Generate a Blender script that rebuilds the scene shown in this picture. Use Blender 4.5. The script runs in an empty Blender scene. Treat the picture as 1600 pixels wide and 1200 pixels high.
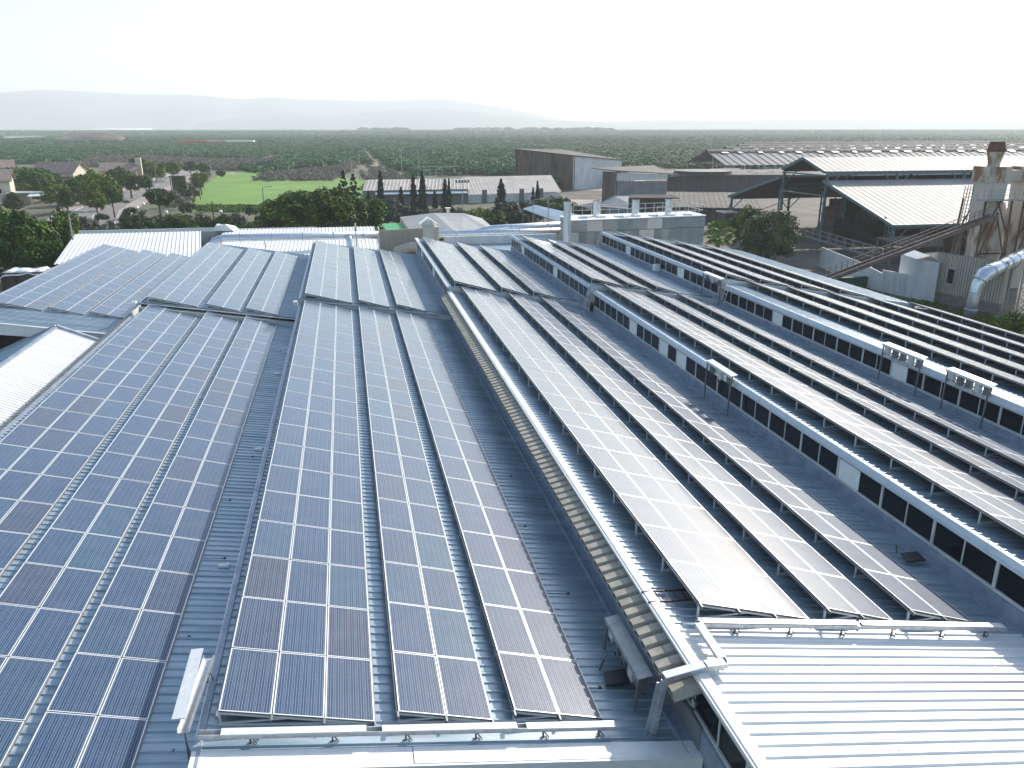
import bpy, bmesh, math, random
import numpy as np
from mathutils import Vector, Matrix, noise
R_=math.radians
sc=bpy.context.scene
C=sc.collection
random.seed(7)
# ---------------------------------------------------------------- camera
CAMZ=18.0; F=1235.5; PIT=R_(17.97); YAW=R_(11.60)
cam=bpy.data.cameras.new('camera'); co=bpy.data.objects.new('camera',cam); C.objects.link(co)
co.location=(0,0,CAMZ); co.rotation_euler=(math.pi/2-PIT,0,-YAW)
cam.sensor_width=36; cam.lens=F/1600*36; cam.clip_start=.3; cam.clip_end=30000
sc.camera=co
# ---------------------------------------------------------------- light
SUN_AZ=R_(46); SUN_EL=R_(28)
w=bpy.data.worlds.new('World'); sc.world=w; w.use_nodes=True
nt=w.node_tree; nt.nodes.clear()
o_=nt.nodes.new('ShaderNodeOutputWorld'); b_=nt.nodes.new('ShaderNodeBackground'); s_=nt.nodes.new('ShaderNodeTexSky')
s_.sky_type='NISHITA'; s_.sun_disc=False; s_.sun_elevation=SUN_EL; s_.sun_rotation=SUN_AZ
s_.altitude=50; s_.air_density=1.3; s_.dust_density=1.6; s_.ozone_density=2.3
b_.inputs[1].default_value=.135
nt.links.new(s_.outputs[0],b_.inputs[0]); nt.links.new(b_.outputs[0],o_.inputs[0])
sl=bpy.data.lights.new('sun','SUN'); sl.energy=4.4; sl.angle=R_(.53); sl.color=(1,.93,.82)
so=bpy.data.objects.new('sun',sl); C.objects.link(so)
sd=Vector((math.sin(SUN_AZ)*math.cos(SUN_EL),math.cos(SUN_AZ)*math.cos(SUN_EL),math.sin(SUN_EL)))
so.rotation_euler=sd.to_track_quat('Z','Y').to_euler(); so.location=(60,60,90)
sc.view_settings.view_transform='Standard'; sc.view_settings.look='None'; sc.view_settings.gamma=1
sc.view_settings.exposure=0.70
sc.cycles.max_bounces=6; sc.cycles.volume_bounces=1; sc.cycles.transparent_max_bounces=4
# ---------------------------------------------------------------- pixel helper (photo pixel -> place)
_r=Vector((math.cos(YAW),-math.sin(YAW),0)); _g=Vector((math.sin(YAW),math.cos(YAW),0))
_F=_g*math.cos(PIT)-Vector((0,0,math.sin(PIT))); _D=-_g*math.sin(PIT)-Vector((0,0,math.cos(PIT)))
def ray(u,v): return _r*((u-800)/F)+_D*((v-600)/F)+_F
def atZ(u,v,z=0.): d=ray(u,v); return Vector((0,0,CAMZ))+d*((z-CAMZ)/d.z)
def atY(u,v,y): d=ray(u,v); return Vector((0,0,CAMZ))+d*(y/d.y)
def atX(u,v,x): d=ray(u,v); return Vector((0,0,CAMZ))+d*(x/d.x)
# ---------------------------------------------------------------- materials
def mat(name,col,rough=.6,metal=0.,var=.15,scale=1.5,col2=None,bump=0.,spec=.5,stretch=(1,1,1),coat=0.,detail=5,lo=.35,hi=.65,rnd=0.,coord='Object'):
    m=bpy.data.materials.new(name); m.use_nodes=True; t=m.node_tree; N=t.nodes; L=t.links
    bs=N['Principled BSDF']; bs.inputs['Roughness'].default_value=rough; bs.inputs['Metallic'].default_value=metal
    bs.inputs['Specular IOR Level'].default_value=spec
    if coat: bs.inputs['Coat Weight'].default_value=coat; bs.inputs['Coat Roughness'].default_value=.15
    tc=N.new('ShaderNodeTexCoord'); mp=N.new('ShaderNodeMapping'); mp.inputs['Scale'].default_value=stretch
    nz=N.new('ShaderNodeTexNoise'); nz.inputs['Scale'].default_value=scale; nz.inputs['Detail'].default_value=detail; nz.inputs['Roughness'].default_value=.65
    L.new(tc.outputs[coord],mp.inputs[0]); L.new(mp.outputs[0],nz.inputs['Vector'])
    cr=N.new('ShaderNodeValToRGB'); cr.color_ramp.elements[0].position=lo; cr.color_ramp.elements[1].position=hi
    c=Vector(col[:3]); d=Vector(col2[:3]) if col2 else c*(1+var)
    if not col2: c=c*(1-var)
    cr.color_ramp.elements[0].color=(*c,1); cr.color_ramp.elements[1].color=(*d,1)
    L.new(nz.outputs['Fac'],cr.inputs[0]); last=cr.outputs[0]
    if rnd:
        oi=N.new('ShaderNodeObjectInfo'); hs=N.new('ShaderNodeHueSaturation'); ma=N.new('ShaderNodeMath'); ma.operation='MULTIPLY_ADD'
        ma.inputs[1].default_value=rnd; ma.inputs[2].default_value=1-rnd/2; L.new(oi.outputs['Random'],ma.inputs[0]); L.new(ma.outputs[0],hs.inputs['Value']); L.new(last,hs.inputs['Color']); last=hs.outputs[0]
    L.new(last,bs.inputs['Base Color'])
    if bump:
        bp=N.new('ShaderNodeBump'); bp.inputs['Strength'].default_value=bump; bp.inputs['Distance'].default_value=.05
        L.new(nz.outputs['Fac'],bp.inputs['Height']); L.new(bp.outputs[0],bs.inputs['Normal'])
    return m
M={}
M['roof']=mat('roof_sheet_shaded',(.22,.30,.36),.38,.4,scale=.8,stretch=(.35,4,1),col2=(.42,.50,.56),bump=.05,detail=9)  # sheeting darkened and blued, so the shade between arrays is in its colour
M['fascia']=mat('fascia_sheet',(.42,.48,.53),.5,0,scale=1.2,col2=(.54,.60,.64),stretch=(3,.4,1))
M['white_roof']=mat('white_sheet',(.64,.655,.66),.5,0,scale=.9,col2=(.80,.80,.79),stretch=(.25,3,1),detail=9)
M['eave']=mat('beige_fibre_sheet',(.25,.235,.20),.85,0,scale=3,col2=(.40,.375,.32))
M['galv']=mat('galvanised_steel',(.42,.44,.46),.38,.6,scale=6,col2=(.6,.62,.64))
M['frame_side_shade']=mat('frame_side_shade',(.16,.165,.175),.5,.5,scale=6,col2=(.22,.225,.235))  # aluminium frame sides and rails in a darker tone, shade painted in
M['alu']=mat('aluminium',(.60,.62,.63),.42,.3,scale=8,col2=(.70,.72,.73))
M['white_metal']=mat('white_metal',(.72,.72,.70),.45,0,scale=4,col2=(.8,.8,.78))
M['rail']=mat('dark_rail',(.16,.17,.18),.5,.5,scale=6)
M['wall']=mat('painted_wall',(.46,.47,.46),.7,0,scale=1.2,col2=(.6,.6,.58))
M['blue_flash']=mat('lead_flashing',(.22,.26,.34),.55,.2,scale=2,col2=(.34,.39,.46))
M['black']=mat('black_plastic',(.02,.02,.022),.5,0)
M['pipe']=mat('duct_silver',(.55,.60,.66),.28,.75,scale=3,col2=(.70,.75,.80))
M['brick']=mat('concrete_block',(.17,.145,.12),.9,0,scale=2,col2=(.26,.225,.19))
M['beige_clad']=mat('beige_cladding',(.40,.36,.29),.6,.05,scale=1,col2=(.52,.48,.40),stretch=(2,2,.3))
M['grey_clad']=mat('grey_cladding',(.33,.34,.34),.5,.3,scale=.8,col2=(.45,.46,.45),stretch=(1,1,.3),rnd=.25)
M['fence_white']=mat('white_fence_panel',(.52,.55,.57),.6,0,scale=1,col2=(.66,.68,.69),stretch=(1,1,.3))
M['rust']=mat('rusty_steel',(.24,.12,.06),.8,.05,scale=.55,col2=(.52,.48,.42),lo=.40,hi=.51,stretch=(1,1,.35))
M['rust_dark']=mat('rust_cap',(.10,.045,.03),.85,.1,scale=2,col2=(.2,.09,.055))
M['rust_brown']=mat('rusty_sheet',(.045,.033,.028),.8,.1,scale=.35,col2=(.16,.11,.085),stretch=(1,1,.25))
M['conv']=mat('conveyor_steel',(.10,.07,.06),.75,.2,scale=2,col2=(.22,.16,.14))
M['green_steel']=mat('green_painted_steel',(.07,.13,.14),.55,.1,scale=2,col2=(.12,.20,.20))
M['shed_roof']=mat('pale_shed_roof',(.25,.228,.218),.7,.0,scale=.25,col2=(.34,.315,.30),stretch=(1,1,1))
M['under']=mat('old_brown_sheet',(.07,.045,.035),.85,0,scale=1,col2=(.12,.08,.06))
M['pink_roof']=mat('pinkish_sheet_roof',(.36,.32,.29),.6,.05,scale=.3,col2=(.50,.45,.41))
M['grey_roof']=mat('bitumen_grey_roof',(.20,.22,.235),.75,0,scale=.25,col2=(.27,.285,.30))
M['grey_wall']=mat('grey_plaster',(.16,.17,.18),.85,0,scale=.4,col2=(.25,.26,.27))
M['brown_wall']=mat('brown_sheet_wall',(.055,.045,.042),.85,0,scale=.5,col2=(.11,.09,.082),stretch=(2,2,.2))
M['brown_roof']=mat('dusty_brown_roof',(.055,.048,.044),.85,0,scale=.3,col2=(.10,.088,.08))
M['heap']=mat('debris',(.07,.06,.055),.95,0,scale=.5,col2=(.26,.235,.225),lo=.42,hi=.6)
M['cream']=mat('cream_plaster',(.50,.44,.36),.8,0,scale=.6,col2=(.62,.56,.47))
M['tile']=mat('roof_tile',(.20,.14,.12),.8,0,scale=1.5,col2=(.34,.25,.22))
M['red_tile']=mat('red_tile',(.26,.10,.07),.8,0,scale=1.5,col2=(.36,.17,.12))
M['asphalt']=mat('asphalt',(.16,.15,.15),.9,0,scale=.3,col2=(.22,.205,.2))
M['pave']=mat('pinkish_paving',(.27,.22,.20),.9,0,scale=.5,col2=(.36,.30,.27))
M['kerb']=mat('kerb_stone',(.42,.40,.38),.85,0)
M['dirt']=mat('yard_dirt',(.065,.055,.048),.95,0,scale=.15,col2=(.15,.13,.11),detail=9)
M['pink_dirt']=mat('pale_yard',(.33,.27,.235),.95,0,scale=.1,col2=(.42,.35,.30))
M['track']=mat('dirt_track',(.24,.20,.14),.95,0,scale=.06,col2=(.34,.27,.19))
M['field']=mat('green_field',(.10,.17,.022),.9,0,scale=.05,col2=(.13,.29,.022),detail=8,bump=.3)
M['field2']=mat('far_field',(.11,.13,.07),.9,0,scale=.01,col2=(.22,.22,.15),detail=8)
M['green_net']=mat('green_awning',(.01,.25,.08),.6,0,scale=1,col2=(.02,.36,.12))
M['red_net']=mat('red_net',(.5,.03,.045),.8,0,scale=.1,col2=(.62,.08,.09))
M['pink_net']=mat('pink_net',(.5,.2,.2),.8,0,scale=.1,col2=(.6,.3,.3))
M['white_net']=mat('white_net',(.6,.6,.58),.8,0,scale=.1,col2=(.75,.75,.73))
M['pole']=mat('pole_grey',(.33,.34,.34),.5,.4,scale=3)
M['wood']=mat('weathered_wood',(.09,.065,.045),.9,0,scale=3)
M['globe']=mat('lamp_globe',(.8,.8,.78),.3,0,scale=3)
M['redladder']=mat('dark_red_paint',(.05,.012,.012),.5,.1,scale=4)
M['car']=mat('silver_car_paint',(.45,.46,.5),.25,.6,scale=3)
M['glass']=mat('dark_glass',(.006,.007,.010),.12,0,scale=2,spec=.25)
M['mound']=mat('earth_mound',(.085,.05,.045),.95,0,scale=.05,col2=(.16,.11,.09),detail=9)
M['hill']=mat('hill_scrub',(.09,.10,.08),.95,0,scale=.002,col2=(.2,.19,.14),detail=9)
M['ground']=mat('ground_soil',(.055,.075,.03),.95,0,scale=.012,col2=(.15,.125,.085),detail=10,bump=.2)
M['tyre']=mat('rubber',(.02,.02,.02),.8)
def leafmat(name,a,b,scale=1.2):
    m=mat(name,a,.65,0,scale=scale,col2=b,rnd=(.7 if 'orch' in name else .4),spec=.12,lo=.4,hi=.6)
    return m
M['bark']=mat('bark',(.06,.045,.03),.9,0,scale=5,col2=(.12,.09,.06))
M['leaf_dark']=leafmat('leaf_dark_green',(.016,.055,.006),(.055,.125,.010))
M['leaf_mid']=leafmat('leaf_mid_green',(.04,.10,.006),(.13,.20,.015))
M['leaf_yel']=leafmat('leaf_yellow_green',(.10,.16,.010),(.26,.29,.03))
M['leaf_olive']=leafmat('leaf_olive',(.045,.06,.025),(.13,.14,.07))
M['leaf_cyp']=leafmat('leaf_cypress',(.012,.024,.012),(.03,.05,.022))
M['leaf_brown']=leafmat('bare_twigs',(.10,.095,.07),(.21,.185,.15))
M['leaf_palm']=leafmat('palm_leaf',(.08,.15,.01),(.22,.30,.04))
M['leaf_orch']=leafmat('orchard_leaf',(.018,.085,.026),(.07,.19,.05),scale=.5)
# solar panel glass: polycrystalline cells, bus bars and grid
def panel_mat():
    m=bpy.data.materials.new('solar_cells'); m.use_nodes=True; t=m.node_tree; N=t.nodes; L=t.links
    bs=N['Principled BSDF']
    uv=N.new('ShaderNodeUVMap'); uv.uv_map='UVMap'; sp=N.new('ShaderNodeSeparateXYZ'); L.new(uv.outputs[0],sp.inputs[0])
    def mth(op,a,b=None,c=None):
        n=N.new('ShaderNodeMath'); n.operation=op
        for i,x in enumerate((a,b,c)):
            if x is None: continue
            if isinstance(x,(int,float)): n.inputs[i].default_value=x
            else: L.new(x,n.inputs[i])
        return n.outputs[0]
    u=sp.outputs[0]; v=sp.outputs[1]      # u 0..6 , v 0..12 cells
    def line(x,period,width):             # 1 on a thin line at multiples of period
        a=mth('FRACT',mth('DIVIDE',mth('ADD',x,period*.5),period)); a=mth('ABSOLUTE',mth('SUBTRACT',a,.5))
        return mth('LESS_THAN',mth('MULTIPLY',a,period),width/2)
    bus=line(mth('SUBTRACT',u,1/6),1/3,.036)
    gap=mth('MAXIMUM',line(u,1,.035),line(v,1,.035))
    edge=mth('MAXIMUM',mth('GREATER_THAN',mth('ABSOLUTE',mth('SUBTRACT',u,3)),2.97),mth('GREATER_THAN',mth('ABSOLUTE',mth('SUBTRACT',v,6)),5.97))
    lines=mth('MAXIMUM',mth('MAXIMUM',mth('MULTIPLY',bus,.9),mth('MAXIMUM',mth('MULTIPLY',line(u,1,.035),.5),mth('MULTIPLY',line(v,1,.03),.12))),mth('MULTIPLY',edge,.9))
    oi=N.new('ShaderNodeObjectInfo')
    cmb=N.new('ShaderNodeCombineXYZ'); L.new(mth('FLOOR',u),cmb.inputs[0]); L.new(mth('FLOOR',v),cmb.inputs[1]); L.new(mth('MULTIPLY',oi.outputs['Random'],97.),cmb.inputs[2])
    wn=N.new('ShaderNodeTexWhiteNoise'); L.new(cmb.outputs[0],wn.inputs['Vector'])
    vo=N.new('ShaderNodeTexVoronoi'); vo.inputs['Scale'].default_value=4.; L.new(uv.outputs[0],vo.inputs['Vector'])
    cr=N.new('ShaderNodeValToRGB'); e=cr.color_ramp.elements
    e[0].position=0; e[0].color=(.008,.026,.082,1); e[1].position=1; e[1].color=(.005,.045,.10,1)
    for p,c in ((.12,(.018,.019,.052,1)),(.2,(.006,.026,.086,1)),(.6,(.004,.031,.093,1)),(.85,(.008,.029,.082,1))):
        x=cr.color_ramp.elements.new(p); x.color=c
    L.new(oi.outputs['Random'],cr.inputs[0])
    hs=N.new('ShaderNodeHueSaturation'); L.new(cr.outputs[0],hs.inputs['Color'])
    L.new(mth('ADD',mth('MULTIPLY_ADD',wn.outputs['Value'],.16,.84),mth('MULTIPLY',vo.outputs['Distance'],.16)),hs.inputs['Value'])
    # dust film
    tc=N.new('ShaderNodeTexCoord'); nz=N.new('ShaderNodeTexNoise'); nz.inputs['Scale'].default_value=1.7; nz.inputs['Detail'].default_value=7
    va=N.new('ShaderNodeVectorMath'); va.operation='ADD'; cc=N.new('ShaderNodeCombineXYZ'); L.new(mth('MULTIPLY',oi.outputs['Random'],50),cc.inputs[0])
    L.new(tc.outputs['Object'],va.inputs[0]); L.new(cc.outputs[0],va.inputs[1]); L.new(va.outputs[0],nz.inputs['Vector'])
    mx=N.new('ShaderNodeMix'); mx.data_type='RGBA'; L.new(lines,mx.inputs['Factor']); L.new(hs.outputs[0],mx.inputs['A']); mx.inputs['B'].default_value=(.27,.37,.48,1)
    m2=N.new('ShaderNodeMix'); m2.data_type='RGBA'; L.new(mth('MULTIPLY',mth('POWER',nz.outputs['Fac'],2.2),.14),m2.inputs['Factor']); L.new(mx.outputs['Result'],m2.inputs['A']); m2.inputs['B'].default_value=(.38,.40,.42,1)
    L.new(m2.outputs['Result'],bs.inputs['Base Color'])
    bs.inputs['Roughness'].default_value=.50; bs.inputs['Specular IOR Level'].default_value=.16
    bs.inputs['Sheen Weight'].default_value=.16; bs.inputs['Sheen Roughness'].default_value=.45; bs.inputs['Sheen Tint'].default_value=(.85,.93,1,1)
    bs.inputs['Coat Weight'].default_value=.85; bs.inputs['Coat IOR'].default_value=1.38
    L.new(mth('MULTIPLY_ADD',nz.outputs['Fac'],.14,.10),bs.inputs['Coat Roughness'])
    return m
M['cells']=panel_mat()
# ---------------------------------------------------------------- mesh helpers
class MB:
    def __init__(s): s.v=[]; s.f=[]; s.m=[]; s.uv={}
    def quad(s,*p,mi=0):
        n=len(s.v); s.v+= [tuple(x) for x in p]; s.f.append(tuple(range(n,n+len(p)))); s.m.append(mi); return s
    def hexa(s,p,mi=0):   # p: 4 bottom (ccw) + 4 top
        n=len(s.v); s.v+=[tuple(x) for x in p]
        for f in ((3,2,1,0),(4,5,6,7),(0,1,5,4),(1,2,6,5),(2,3,7,6),(3,0,4,7)): s.f.append(tuple(n+i for i in f)); s.m.append(mi)
        return s
    def box(s,x0,x1,y0,y1,z0,z1,mi=0):
        return s.hexa([(x0,y0,z0),(x1,y0,z0),(x1,y1,z0),(x0,y1,z0),(x0,y0,z1),(x1,y0,z1),(x1,y1,z1),(x0,y1,z1)],mi)
    def bar(s,a,b,w=.05,h=None,up=(0,0,1),mi=0):
        a=Vector(a);b=Vector(b);d=(b-a).normalized();u=Vector(up)
        if abs(d.dot(u))>.98: u=Vector((1,0,0)) if abs(d.x)<.9 else Vector((0,1,0))
        r=d.cross(u).normalized();u=r.cross(d); h=w if h is None else h
        q=[-r*w/2-u*h/2, r*w/2-u*h/2, r*w/2+u*h/2, -r*w/2+u*h/2]
        return s.hexa([a+q[0],a+q[1],a+q[2],a+q[3],b+q[0],b+q[1],b+q[2],b+q[3]],mi)
    def tube(s,pts,r,n=10,cap=True,mi=0):
        pts=[Vector(p) for p in pts]; rr=r if isinstance(r,(list,tuple)) else [r]*len(pts); base=len(s.v); N=len(pts); pr=None
        for i,p in enumerate(pts):
            d=(pts[min(i+1,N-1)]-pts[max(i-1,0)]).normalized()
            if pr is None: pr=d.orthogonal().normalized()
            x=(pr-d*pr.dot(d)).normalized(); y=d.cross(x); pr=x
            for k in range(n):
                t=2*math.pi*k/n; s.v.append(tuple(p+x*math.cos(t)*rr[i]+y*math.sin(t)*rr[i]))
        for i in range(N-1):
            for k in range(n):
                a=base+i*n+k;b=base+i*n+(k+1)%n; s.f.append((a,b,b+n,a+n)); s.m.append(mi)
        if cap: s.f.append(tuple(base+k for k in range(n))[::-1]); s.f.append(tuple(base+(N-1)*n+k for k in range(n))); s.m+= [mi,mi]
        return s
    def slab(s,p,th,mi=0):   # p 4 corners (top), thickness downward
        t=Vector((0,0,th)); p=[Vector(x) for x in p]
        return s.hexa([p[0]-t,p[1]-t,p[2]-t,p[3]-t]+p,mi)
    def ribs(s,O,A,B,pitch=.3,h=.035,th=.03,mi=0,duty=.2,N=None):
        """ribbed sheet: O corner, A vector along ribs, B vector across them"""
        O=Vector(O);A=Vector(A);B=Vector(B); L=B.length; b=B/L; n=Vector(N) if N else A.cross(B).normalized()
        if n.z<-.01: n=-n
        k=max(1,round(L/pitch)); p=L/k; prof=[]
        for i in range(k):
            y=i*p; prof+= [(y,0),(y+p*(1-duty-.08),0),(y+p*(1-duty),h),(y+p*.94,h)]
        prof.append((L,0)); base=len(s.v)
        for (y,z) in prof:
            q=O+b*y+n*z; s.v.append(tuple(q)); s.v.append(tuple(q+A))
        for i in range(len(prof)-1):
            a=base+2*i; s.f.append((a,a+1,a+3,a+2)); s.m.append(mi)
        # underside
        s.quad(O-n*th,O+B-n*th,O+B+A-n*th,O+A-n*th,mi=mi)
        s.quad(O,O+B,O+B-n*th,O-n*th,mi=mi); s.quad(O+A,O+A-n*th,O+A+B-n*th,O+A+B,mi=mi)
        s.quad(O,O-n*th,O+A-n*th,O+A,mi=mi); s.quad(O+B,O+A+B,O+A+B-n*th,O+B-n*th,mi=mi)
        return s
    def build(s,name,mats,parent=None,smooth=False,loc=None,link=True):
        me=bpy.data.meshes.new(name); me.from_pydata(s.v,[],s.f); 
        mats=mats if isinstance(mats,(list,tuple)) else [mats]
        for m in mats: me.materials.append(M[m] if isinstance(m,str) else m)
        if len(mats)>1: me.polygons.foreach_set('material_index',s.m)
        if smooth: me.polygons.foreach_set('use_smooth',[True]*len(me.polygons))
        me.update()
        ob=bpy.data.objects.new(name,me); C.objects.link(ob)
        if parent: ob.parent=parent
        if loc is not None: ob.location=loc
        return ob
def tag(o,label=None,cat=None,group=None,kind=None):
    if label: o['label']=label
    if cat: o['category']=cat
    if group: o['group']=group
    if kind: o['kind']=kind
    return o
def empty(name,loc,label,cat,group=None,rot=(0,0,0)):
    o=bpy.data.objects.new(name,None); C.objects.link(o); o.location=loc; o.rotation_euler=rot; o.empty_display_size=.5
    o.matrix_basis  # keep
    return tag(o,label,cat,group)
def here(o):   # builder working in world coords: parent keeps the offset
    return Matrix.Translation(-Vector(o.location))
def wpart(mb,name,mats,root,smooth=False):
    """mb is in world coordinates, root is an unrotated empty"""
    l=Vector(root.location); 
    p=root.parent
    while p: l+=Vector(p.location); p=p.parent
    mb.v=[tuple(Vector(x)-l) for x in mb.v]
    return mb.build(name,mats,root,smooth)
def wthing(mb,name,mats,label,cat,group=None,smooth=False):
    xs=[x[0] for x in mb.v]; ys=[x[1] for x in mb.v]; zs=[x[2] for x in mb.v]
    l=Vector(((min(xs)+max(xs))/2,(min(ys)+max(ys))/2,min(zs)))
    mb.v=[tuple(Vector(x)-l) for x in mb.v]
    return tag(mb.build(name,mats,None,smooth,loc=l),label,cat,group)
def copy_obj(o,parent=None,loc=None):
    c=o.copy(); C.objects.link(c); c.parent=parent
    if loc is not None: c.location=loc
    return c
def copy_tree(o,parent=None):
    c=copy_obj(o,parent)
    for ch in list(o.children): copy_tree(ch,c)
    return c
# ================================================================ SETTING
def sheet(name,pts,z,m,label=None):
    mb=MB(); mb.quad(*[(p[0],p[1],z) for p in pts]); o=mb.build(name,m); o['kind']='structure'; return o
GR=8800
mb=MB(); n=24
for i in range(n):
    for j in range(n):
        x0=-GR+2*GR*i/n; x1=-GR+2*GR*(i+1)/n; y0=-500+9300*j/n; y1=-500+9300*(j+1)/n
        mb.quad((x0,y0,0),(x1,y0,0),(x1,y1,0),(x0,y1,0))
tag(mb.build('ground','ground'),kind='structure')
def zp(l): return [atZ(u,v,0) for u,v in l]
# green meadow left of the big tree
sheet('field',zp([(286,330),(300,306),(322,288),(338,276),(352,269),(400,268),(470,269),(600,285),(600,331),(440,333)]),.012,'field')
# main road, running away to the left
rl=[(96,352),(112,333),(150,314),(190,298),(232,285),(262,275),(287,267.5)]
rr=[(176,352),(186,330),(215,312),(250,297),(278,286),(294,276),(303,268)]
mb=MB(); L_=[p for p in zp(rl)]; Rr=[p for p in zp(rr)]
for i in range(len(rl)-1): mb.quad(*[(p.x,p.y,.02) for p in (L_[i],Rr[i],Rr[i+1],L_[i+1])])
tag(mb.build('road','asphalt'),kind='structure')
def side(name,line,off,w,z,m,h=0):
    mb=MB(); 
    for i in range(len(line)-1):
        a=line[i];b=line[i+1]; d=(b-a).normalized(); nn=Vector((-d.y,d.x,0))*(1 if off>0 else -1); o0=nn*abs(off);o1=nn*(abs(off)+w)
        q=[a+o0,a+o1,b+o1,b+o0]; q=[Vector((p.x,p.y,z)) for p in q]
        if h: mb.slab(q,h)
        else: mb.quad(*q)
    return tag(mb.build(name,m),kind='structure')
side('kerb',L_,.001,.25,.13,'kerb',.12); side('pavement',L_,.26,3.2,.12,'pave',.11)
side('kerb',Rr,-.001,.25,.13,'kerb',.12); side('pavement',Rr,-.26,3.,.12,'pave',.11)
# white centre and edge markings
mb=MB()
for i in range(len(L_)-1):
    for t in (.1,.55):
        a=(L_[i]*.5+Rr[i]*.5); b=(L_[i+1]*.5+Rr[i+1]*.5); p=a.lerp(b,t);q=a.lerp(b,t+.25); d=(q-p).normalized(); s=Vector((-d.y,d.x,0))*.09
        mb.quad(*[(x.x,x.y,.024) for x in (p-s,p+s,q+s,q-s)])
tag(mb.build('road_marking','white_metal'),kind='structure')
# yards
sheet('yard',zp([(860,420),(1700,620),(1700,352),(1250,300),(1190,262),(1020,262),(930,290),(870,300),(760,330),(600,350)]),.008,'dirt')
sheet('yard',zp([(880,312),(935,312),(990,340),(900,345),(860,330)]),.016,'pink_dirt')
sheet('yard',zp([(880,296),(1000,300),(1010,278),(960,275)]),.016,'pink_dirt')
# dirt track between the orchards and a farm path to the left
tl=[(625,300),(600,285),(588,268),(574,248),(563,227)]; tr=[(665,300),(632,285),(606,268),(583,248),(567,227)]
mb=MB(); A_=zp(tl);B_=zp(tr)
for i in range(4): mb.quad(*[(p.x,p.y,.016) for p in (A_[i],B_[i],B_[i+1],A_[i+1])])
tag(mb.build('path','track'),kind='structure')
tl=[(352,272),(372,265),(410,255),(440,243),(425,237),(395,234)]; tr=[(362,272),(392,265),(428,255),(452,243),(440,236),(398,233)]
mb=MB(); A_=zp(tl);B_=zp(tr)
for i in range(5): mb.quad(*[(p.x,p.y,.016) for p in (A_[i],B_[i],B_[i+1],A_[i+1])])
tag(mb.build('path','track'),kind='structure')
# distant open fields (paler strips before the hills)
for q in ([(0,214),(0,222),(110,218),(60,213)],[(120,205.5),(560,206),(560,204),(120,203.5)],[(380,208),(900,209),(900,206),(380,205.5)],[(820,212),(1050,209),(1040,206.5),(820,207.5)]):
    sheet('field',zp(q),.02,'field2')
# hills on the horizon
def hill(name,prof,y,depth,seed):
    """prof: (u,v) skyline points of the photo, built at true distance y"""
    mb=MB(); rnd=random.Random(seed); us=[p[0] for p in prof]; N=150; rows=9; P=[]
    for j in range(rows):
        t=j/(rows-1)
        for i in range(N):
            u=us[0]+(us[-1]-us[0])*i/(N-1); v=np.interp(u,us,[p[1] for p in prof])
            top=atY(u,v,y); hgt=max(0,top.z)
            k=1-abs(2*t-1)**1.3
            nz=noise.fractal(Vector((top.x/700,t*3.+seed,seed)),1.,2.,5)
            P.append((top.x*(1+(t-.5)*depth/y*.6)+nz*60,y+(t-.5)*depth,-.5+hgt*k*(1+.22*nz*(1-k)) + (hgt*.05*nz if k>.9 else 0)))
    mb.v=P
    for j in range(rows-1):
        for i in range(N-1):
            a=j*N+i; mb.f.append((a,a+1,a+N+1,a+N)); mb.m.append(0)
    return tag(mb.build(name,'hill',smooth=True),kind='structure')
hill('hills',[(-700,160),(-300,150),(0,143),(60,139),(100,139.5),(160,144),(230,147),(330,150),(380,155),(420,152),(470,155),(560,157),(640,157),(700,156),(750,162),(800,172),(850,182),(900,190),(960,199)],6900,1800,3)
hill('hills',[(300,193),(380,182),(450,176),(520,181),(600,173),(660,169),(720,171),(780,178),(860,187),(960,190),(1040,187),(1120,189),(1250,186),(1400,188),(1520,191),(1700,190),(2100,193)],5600,1400,9)
# dark earth mound beyond the houses
mb=MB(); c=atZ(141,221,0); N=26; P=[]
for j in range(N):
    for i in range(N):
        a=i/(N-1)*2-1;b=j/(N-1)*2-1; r=max(0,1-(a*a)**1.6-(b*b)**1.3); nz=noise.fractal(Vector((a*2.2,b*2,5)),1,2,5)
        P.append((c.x+a*48,c.y+b*28,-.2+r**.6*(10.5+4*nz)*(1.0 if a>-.35 else .62)))
mb.v=P
for j in range(N-1):
    for i in range(N-1):
        a=j*N+i; mb.f.append((a,a+1,a+N+1,a+N)); mb.m.append(0)
tag(mb.build('earth_mound','mound',smooth=True),kind='structure')
# ================================================================ FACTORY (saw-tooth halls)
Z0=CAMZ-10.95; STEP=.37; SL=.158
ZO={'K':0,'L':0,'M':0,'R':.06,'S':.14,'T':.18}     # roof edge above the nominal ridge height
RX={'K':-23.0,'L':-13.25,'M':-3.35,'R':6.65,'S':16.4,'T':26.3}
SLO={'K':SL,'L':SL,'M':SL,'R':SL,'S':.148,'T':.155}
NXT={'K':-13.25,'L':-3.35,'M':6.65,'R':16.4,'S':26.3,'T':45.3}
YJ={'K':52.4,'L':52.9,'M':52.3,'R':54.2,'S':52.6,'T':52.6}     # step between the two halls
YF={'K':79.2,'L':81.0,'M':79.6,'R':80.0,'S':80.3,'T':80.8}     # far end
YN={'L':4.0,'M':12.25,'R':3.0,'S':3.0,'T':3.0}
def ex(b,far): return RX[b]+(0 if far else {'S':.30,'T':.18}.get(b,0))      # wall line of each hall
def rz(b,x,far): return Z0+(ZO[b] if not far else {'S':.09,'T':.09}.get(b,ZO[b]*.4))+(STEP if far else 0)-SLO[b]*(x-RX[b])
fac=empty('factory_building',(6,45,0),'large factory under parallel saw-tooth metal roofs with clerestory windows, carrying the solar arrays','factory building')
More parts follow.
